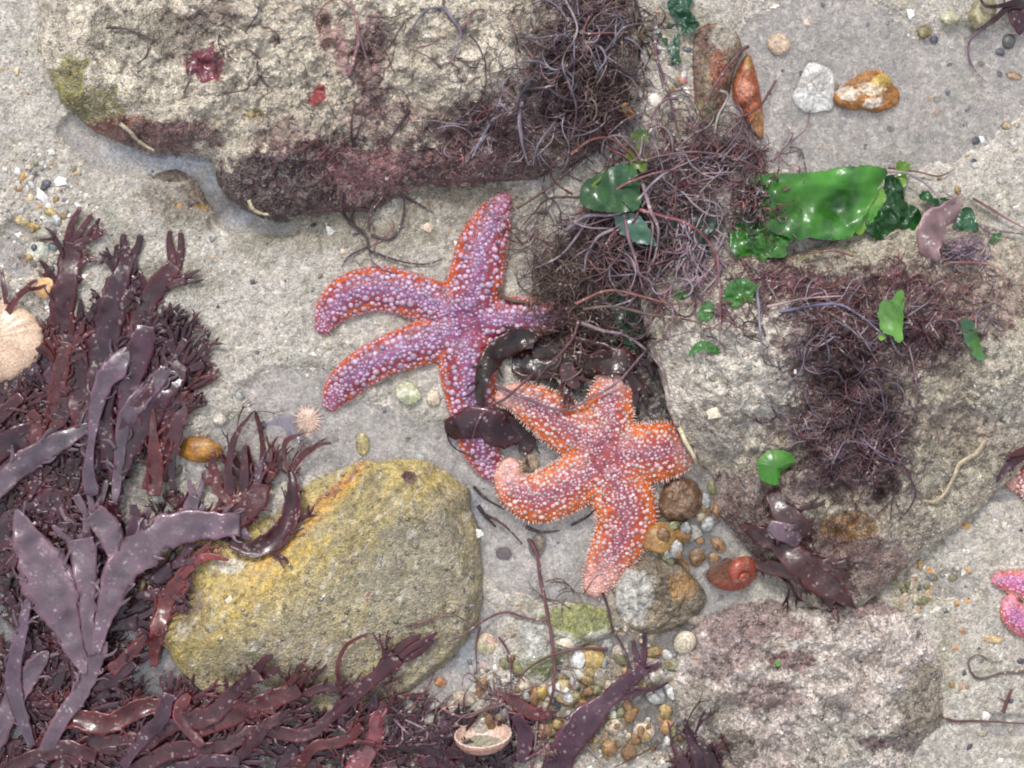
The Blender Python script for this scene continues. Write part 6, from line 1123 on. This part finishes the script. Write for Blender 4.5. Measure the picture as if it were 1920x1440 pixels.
wiry('sprawling blue-grey and brown threads stuck on the bare top of the large boulder', 830, 60, [TG([(700, 120, 60, 110, 1), (480, 110, 110, 60, .4), (850, 120, 80, 90, .5), (760, 200, 90, 60, .7)], 60, (24, 80), 1.2, .3, (0, 4), [(.12, .05, .06), (.09, .06, .07), (.18, .09, .1)]), TG([(900, 240, 90, 40, 1)], 60, (30, 90), 1.5, .2, (1, 10), TC),
     TG([(640, 290, 120, 40, 1), (860, 290, 80, 40, 1)], 130, (14, 44), 1.3, .4, (0, 6), TM_, ns=3, k=10)],
     [([(832, 14), (800, 18), (778, 45), (764, 78)], dict(r=2.8, col=(.12, .11, .14))), ([(832, 14), (852, 40), (864, 62), (858, 90), (845, 120)], dict(r=3.8, col=(.15, .12, .15))), ([(864, 55), (885, 70), (902, 95), (905, 108)], dict(r=2.4, col=(.07, .05, .06))), ([(865, 52), (880, 35), (890, 15)], dict(r=2, col=(.2, .09, .1))),
      ([(830, -10), (832, 14)], dict(r=3)), ([(768, 205), (745, 240), (720, 275)], dict(r=2.6, col=(.05, .03, .035))), ([(662, 275), (658, 240), (665, 190)], dict(r=2.4, col=(.06, .03, .04))), ([(662, 270), (675, 235), (680, 195)], dict(r=2.4, col=(.06, .03, .04))), ([(655, 140), (664, 110), (672, 70), (665, 20), (640, 0)], dict(r=4.2, col=(.20, .09, .10))), ([(672, 60), (690, 120), (700, 160)], dict(r=3, col=(.13, .08, .09))),
      ([(600, 60), (594, 35), (610, 8), (640, -6)], dict(r=2, col=(.15, .05, .05))), ([(200, 52), (240, 55), (285, 75), (300, 70)], dict(r=3, col=(.08, .05, .05))), ([(280, 82), (275, 105), (258, 120)], dict(r=2.6, col=(.06, .04, .04))), ([(345, 175), (356, 150), (360, 140)], dict(r=2, col=(.06, .04, .04))), ([(460, 60), (480, 30), (490, 0)], dict(r=1.8, col=(.07, .05, .06))), ([(420, 175), (460, 168), (470, 150), (490, 135)], dict(r=1.6)),
      ([(905, 180), (880, 210), (850, 230), (820, 258)], dict(r=2.6, col=(.06, .04, .045))), ([(935, 205), (900, 265), (885, 295)], dict(r=3.2, col=(.16, .14, .18))), ([(980, 190, 6), (972, 230, 8), (985, 290, 8), (992, 310, 6)], dict(r=3.4, col=(.17, .15, .19))), ([(1040, 230, 8), (1010, 270, 8), (1000, 310, 8)], dict(r=2.8, col=(.15, .13, .16)))], lifts=1)
wiry('long branching maroon thread crossing from the small pool over the mossy stone', 1040, 1240, [TG([(1050, 1120, 90, 50, 1)], 10, (40, 90), 1.0, .25, (0, 3), [(.09, .06, .05)])],
     [([(990, 1010, 3), (1006, 1040, 4), (1014, 1090, 5), (1026, 1150, 6), (1034, 1200, 6), (1040, 1260, 6), (1034, 1310, 4), (1026, 1330, 4)], dict(r=4, col=(.11, .045, .05), taper=.6)), ([(1026, 1164, 6), (985, 1158, 5), (945, 1148, 4), (900, 1168, 6), (850, 1200, 5), (810, 1205, 4)], dict(r=2.6, col=(.12, .05, .06))),
      ([(1140, 1217, 5), (1085, 1216, 5), (1030, 1230, 6), (985, 1258, 6), (965, 1290, 5)], dict(r=3.2, col=(.12, .05, .06))), ([(1130, 1112, 6), (1140, 1140, 5), (1148, 1180, 5), (1170, 1215, 5), (1185, 1260, 5)], dict(r=3, col=(.07, .03, .04))), ([(935, 1194, 4), (955, 1230, 4), (958, 1290, 5)], dict(r=2.6, col=(.11, .05, .055))),
      ([(900, 1175, 5), (892, 1210, 4), (895, 1265, 4)], dict(r=2.4, col=(.11, .05, .055))), ([(1035, 1290, 4), (1060, 1300, 4), (1078, 1280, 5), (1070, 1258, 5)], dict(r=2.2)), ([(1035, 1255, 5), (1070, 1254, 5), (1082, 1270, 5)], dict(r=1.6)), ([(760, 1175, 3), (800, 1165, 4), (840, 1150, 4), (880, 1168, 4)], dict(r=2.4, col=(.11, .04, .04))),
      ([(1030, 1092, 2), (1060, 1094, 2), (1090, 1122, 2)], dict(r=1.4)), ([(1180, 1292, 5), (1150, 1290, 5), (1146, 1260, 5)], dict(r=1.8))])
wiry('twiggy purple weed branching over the gravel around the open clam shell', 930, 1340, [TG([(930, 1310, 60, 40, 1), (810, 1360, 70, 50, 1), (1020, 1400, 60, 40, .6)], 60, (30, 90), 1.8, .25, (3, 12), TM_), TG([(740, 1330, 70, 60, 1), (700, 1400, 80, 50, 1)], 60, (30, 90), 2.0, .25, (4, 16), [(.11, .04, .05), (.14, .07, .09)])],
     [([(948, 1320), (900, 1335), (860, 1350), (830, 1410)], dict(r=3.4)), ([(950, 1330), (955, 1370), (960, 1395)], dict(r=2.8)), ([(825, 1325), (850, 1340), (880, 1345), (920, 1325), (945, 1318)], dict(r=3.2, col=(.13, .05, .06))), ([(875, 1345), (870, 1310), (880, 1290)], dict(r=2)), ([(1240, 1392), (1190, 1420), (1150, 1440)], dict(r=2, col=(.08, .035, .03))), ([(1100, 1400), (1140, 1440)], dict(r=2)), ([(970, 1432), (1010, 1410), (1040, 1395)], dict(r=2.8, col=(.17, .07, .08))), ([(1008, 1330), (1004, 1390), (995, 1440)], dict(r=2.6)),
      ([(760, 1350), (800, 1372), (790, 1400)], dict(r=2.4)), ([(720, 1280), (690, 1320), (640, 1370), (610, 1410)], dict(r=2.2, col=(.12, .08, .1))), ([(770, 1330), (800, 1290), (815, 1260)], dict(r=2.4))])
wiry('hooked dark brown thread on the sand right of the pale rock', 1850, 1260, [], [([(1930, 1258), (1880, 1262), (1840, 1272), (1822, 1262), (1816, 1240), (1832, 1228), (1850, 1235)], dict(r=2.6, col=(.10, .065, .055))), ([(1840, 1228), (1860, 1240), (1880, 1240)], dict(r=1.2))], lifts=2, name='thread_weed')
wiry('straight brown thread entering from the right edge beside the pale rock', 1840, 1345, [], [([(1762, 1342), (1790, 1352), (1840, 1352), (1935, 1358)], dict(r=3.2, col=(.11, .05, .045)))], lifts=2, name='thread_weed')
wiry('short broken brown stalk standing by the straight thread at the right', 1888, 1320, [], [([(1880, 1338), (1888, 1315), (1896, 1292)], dict(r=3.6, col=(.10, .04, .035), taper=.8)), ([(1886, 1315), (1870, 1308)], dict(r=2))], lifts=3, name='thread_weed')
wiry('fine lilac thread arcing across the pool at the right edge', 1825, 120, [], [([(1838, 55), (1818, 80), (1816, 105), (1826, 130), (1850, 156)], dict(r=2.4, col=(.14, .08, .12)))], lifts=3, name='thread_weed')
wiry('black needle-like weed scraps floating below the hooked arm of the orange starfish', 940, 960, [], [([(888, 912), (910, 935), (945, 955)], dict(r=3.4, col=(.04, .025, .025))), ([(896, 948), (912, 970), (930, 988)], dict(r=4.4, col=(.035, .02, .022))), ([(985, 988), (1015, 998), (1050, 995)], dict(r=3.8, col=(.05, .03, .025))), ([(910, 965), (945, 985), (980, 1020)], dict(r=3, col=(.07, .03, .03))), ([(1070, 985), (1100, 970), (1115, 955)], dict(r=3, col=(.03, .02, .02)))], lifts=2, name='needle_weed')
wiry('brown pointed weed scrap on the sand near the upward arm of the purple starfish', 1030, 420, [], [([(1030, 395), (1042, 420), (1045, 460)], dict(r=4, col=(.20, .18, .16))), ([(935, 540), (950, 560), (1000, 568), (1040, 560)], dict(r=4, col=(.08, .06, .04)))], lifts=2, name='needle_weed')
# red film patches on the large boulder
for lab, pl, c1 in [('dark pink flat weed patch with a pointed lower edge on the large boulder', [(350, 112), (366, 98), (390, 92), (400, 78), (402, 110), (408, 142), (395, 150), (378, 155), (365, 140), (350, 140)], (.17, .045, .06)), ('small bright red weed patch on the large boulder', [(578, 185), (590, 168), (606, 158), (608, 178), (598, 196), (584, 198)], (.30, .07, .07))]:
    pl = np.array(pl); O = catmull(pl, 60, True); c0 = O.mean(0); ss = np.linspace(0, 1, 14); X = c0 + (O - c0)[None] * ss[:, None, None]; z = hm(X[..., 0], X[..., 1]) + 3.2 - 2 * ss[:, None] ** 3
    A = np.concatenate([X, z[..., None]], -1); ii = np.arange(14 * 60).reshape(14, 60); jj = np.roll(ii, -1, 1); q = np.stack([ii[:-1], ii[1:], jj[1:], jj[:-1]], -1)[1:].reshape(-1, 4); lo = A[-1] - np.array([0, 0, 3.])
    mb = MB(); mb.add(np.concatenate([A.reshape(-1, 3), lo]), np.concatenate([q[:, ::-1], np.stack([ii[-1], ii[-1] * 0 + np.arange(60) + 840, np.roll(np.arange(60), -1) + 840, jj[-1]], -1)]), np.stack([jj[1], ii[1], ii[0]], -1), np.array(c1))
    tag(mb.build('red_weed_patch', M_WEED), lab, 'seaweed')
# worm tubes
for lab, pts, r, c1 in [('cream calcareous worm tube winding down the brown-grey boulder', [(1846, 828), (1830, 850), (1800, 868), (1790, 890), (1775, 920), (1755, 940), (1730, 938)], 5, (.36, .29, .19)), ('small pale worm tube at the dark lower edge of the large boulder', [(225, 232), (245, 248), (262, 266), (288, 282)], 4.5, (.30, .26, .18)), ('pale worm tube on the weedy boulder beside the orange starfish arm', [(1275, 802), (1285, 825), (1300, 855), (1306, 868)], 5, (.55, .47, .30)), ('pale splinter-like worm tube near the foot of the large boulder', [(466, 375), (475, 392), (490, 400), (503, 402)], 4, (.48, .40, .26))]:
    mb = MB(); Q, R = strand(pts, r, 1, n=40, taper=.6); tubes(mb, Q, R, np.array(c1), 9); tag(mb.build('worm_tube', M_SHELL), lab, 'worm tube')

# ------------------------------------------------------------------ shells and anemone
def revolve_bowl(name, label, u, v, r, tilt, az, c_out, c_in, depth=.7, ell=1.0, cat='shell', ribs=26, lift=0, fill=None):
    """open bowl-shaped shell valve, tilted"""
    root = thing(name, u, v, max(float(hm(u, v)), 0) + lift, label, cat)
    n, k = 72, 26; th = np.linspace(0, 2 * np.pi, n, endpoint=False); ph = np.linspace(0, 1, k)
    TH, PH = np.meshgrid(th, ph); rr = r * np.sin(PH * np.pi / 2) * (1 + .02 * np.cos(TH * ribs) * PH); z = -depth * r * np.cos(PH * np.pi / 2) + .018 * r * np.cos(TH * min(ribs, 18)) * PH * (ribs > 30)
    rr = rr * (1 + .14 * np.cos(TH)); X = np.stack([rr * np.cos(TH) * ell, rr * np.sin(TH), z], -1)
    X2 = X * .93 + np.array([0, 0, .02 * r]); 
    def xf(X):
        Y = X.copy(); c, s = math.cos(tilt), math.sin(tilt); y, z = Y[..., 1].copy(), Y[..., 2].copy(); Y[..., 1] = y * c - z * s; Y[..., 2] = y * s + z * c
        c, s = math.cos(az), math.sin(az); x, y = Y[..., 0].copy(), Y[..., 1].copy(); Y[..., 0] = x * c - y * s + u; Y[..., 1] = x * s + y * c + v; return Y
    A = xf(X); B = xf(X2); zz = max(float(hm(u, v)), 0) + lift - A[..., 2].min() * .75; A[..., 2] += zz; B[..., 2] += zz
    ii = np.arange(n * k).reshape(k, n); jj = np.roll(ii, -1, 1); q = np.stack([ii[:-1], ii[1:], jj[1:], jj[:-1]], -1).reshape(-1, 4)
    band = (.5 + .5 * np.sin(PH * 26 + np.sin(TH * 3)))[..., None] if ribs < 30 else (.5 + .5 * noise(TH * 9, PH * 2, 0, 4))[..., None]; co = lerp(np.array(c_out), np.array(c_out) * .55, band * .8); ci = lerp(np.array(c_in), np.array(c_in) * np.array([1, .85, .8]), PH[..., None])
    mb = MB(); mb.add(A.reshape(-1, 3), q, None, co.reshape(-1, 3)); mb.build('outer_shell', M_SHELL, root)
    mb = MB(); mb.add(B.reshape(-1, 3), q[:, ::-1], None, ci.reshape(-1, 3))
    rim = np.concatenate([A[-1], B[-1]]); i = np.arange(n); j = (i + 1) % n; mb.add(rim, np.stack([i, j, j + n, i + n], -1), None, np.array([.62, .50, .42])); mb.build('inner_lining', M_SHELL, root)
    if fill:
        mb = MB(); Y = X2[:14] * .98; Y = np.concatenate([Y * np.array([1, 1, 0]) + np.array([0, 0, X2[13, 0, 2]])]); Y[..., 2] += 2 * fbm(Y[..., 0], Y[..., 1], 8, 2); Yx = xf(Y); Yx[..., 2] += zz
        i4 = np.arange(n * 14).reshape(14, n); j4 = np.roll(i4, -1, 1); mb.add(Yx.reshape(-1, 3), np.stack([i4[:-1], i4[1:], j4[1:], j4[:-1]], -1).reshape(-1, 4), None, np.array(fill)); mb.build('sand_fill', M_SAND, root)
    return root
revolve_bowl('clam_shell', 'open pink and orange banded clam shell holding sand at the bottom centre', 898, 1378, 54, math.radians(62), -.08, (.50, .26, .20), (.62, .48, .40), depth=.62, fill=(.36, .33, .24), lift=6)
revolve_bowl('clam_shell', 'small paired white-cream shell in the water hole left of the pale rock', 1282, 1203, 25, math.radians(150), .6, (.66, .58, .42), (.5, .42, .34), depth=.6, lift=10, ell=.8)
revolve_bowl('clam_shell', 'large pale orange ribbed shell half cut off by the left edge', -12, 632, 92, math.radians(176), 1.4, (.70, .49, .34), (.5, .3, .2), depth=.35, ribs=40, lift=2, ell=.82)
def spiral(name, label, u, v, r, az, cols, whorls=3.0, lift=0):
    """coiled sea snail shell: a growing tube around a leaning axis"""
    root = thing(name, u, v, max(float(hm(u, v)), 0), label, 'shell')
    n, k = 150, 22; t = np.linspace(0, 1, n); g = np.exp(-1.35 * whorls * (1 - t) * .75); ph = t * whorls * 2 * np.pi; tr_ = r * .52 * g; R0 = r * .44 * g; zz = -r * 1.05 * g + r * 1.05
    c = np.stack([R0 * np.cos(ph), R0 * np.sin(ph), zz], -1); th = np.linspace(0, 2 * np.pi, k, endpoint=False)
    rad = np.stack([np.cos(ph), np.sin(ph), 0 * ph], -1); ax_ = np.array([0, 0, 1.])
    X = c[:, None] + tr_[:, None, None] * (np.cos(th)[None, :, None] * rad[:, None] + np.sin(th)[None, :, None] * ax_)
    el = math.radians(38); cE, sE = math.cos(el), math.sin(el); y, z = X[..., 1].copy(), X[..., 2].copy(); X[..., 1] = y * cE - z * sE; X[..., 2] = y * sE + z * cE
    cA, sA = math.cos(az), math.sin(az); x, y = X[..., 0].copy(), X[..., 1].copy(); X[..., 0] = x * cA - y * sA + u; X[..., 1] = x * sA + y * cA + v; X[..., 2] += max(float(hm(u, v)), 0) - X[..., 2].min() - r * .3 + lift
    ii = np.arange(n * k).reshape(n, k); jj = np.roll(ii, -1, 1); q = np.stack([ii[:-1], jj[:-1], jj[1:], ii[1:]], -1).reshape(-1, 4)
    TT, HH = np.meshgrid(t, th, indexing='ij'); band = (np.sin(HH * 11) > .2) * 1.0; C = lerp(np.array(cols[0]), np.array(cols[1]), (band * .75)[..., None]); C = lerp(C, np.array(cols[2]), (sstep(.35, .6, noise(TT * 30, HH * .0, 0, 5)))[..., None] * .7)
    mb = MB(); mb.add(X.reshape(-1, 3), q, None, C.reshape(-1, 3)); mb.build('whorls', M_SHELL, root)
    e = X[-1]; mb = MB(); mb.add(np.concatenate([e, [e.mean(0)]]), None, [[(i + 1) % k, i, k] for i in range(k)], np.array([.12, .05, .03])); mb.build('aperture', M_STONE, root)
    return root
spiral('top_shell', 'striped red and orange sea snail shell in the wet hollow above the pale rock', 1376, 1056, 62, 2.6, [(.27, .06, .035), (.42, .20, .14), (.26, .23, .17)], lift=4)
# sandy anemone
root = thing('anemone', 577, 786, float(hm(577, 786)), 'pale pink spiky anemone half buried in the wet sand left of the purple starfish', 'anemone')
zb = max(float(hm(577, 786)), -3); V0, F = ICO2; mb = MB(); mb.add(V0 * np.array([22, 24, 7]) + np.array([577, 788, zb + 1]), None, F, np.array([.56, .38, .28])); mb.build('disc', M_SKIN, root)
for i in range(26):
    a = i / 26 * 6.283 + random.uniform(-.1, .1); l0 = random.uniform(28, 38); Pp = np.array([(577 + math.cos(a) * rr_, 788 + math.sin(a) * rr_, zb + 6 - 5 * ((rr_ - 12) / 25)) for rr_ in np.linspace(10, l0, 8)]); mb = MB(); tubes(mb, Pp[None], np.linspace(2.2, .7, 8)[None], np.array([.62, .46, .38]), 5); mb.build('tentacle', M_TUB, root)
# long lilac blade lying under water beside the anemone
clump('faint lilac dulse blade under the shallow water right of the raised claws', 560, 810, [R_([(502, 795, 4, -6), (530, 790, 22, -6), (560, 805, 30, -6), (590, 830, 22, -6), (600, 850, 4, -7)], 2, (.22, .18, .22), seed=211, wave=.02)])
for o in scene.objects:
    if o.type == 'MESH' and len(o.data.vertices) == 0: print('EMPTY', o.name)
print('OBJECTS', len(scene.objects))
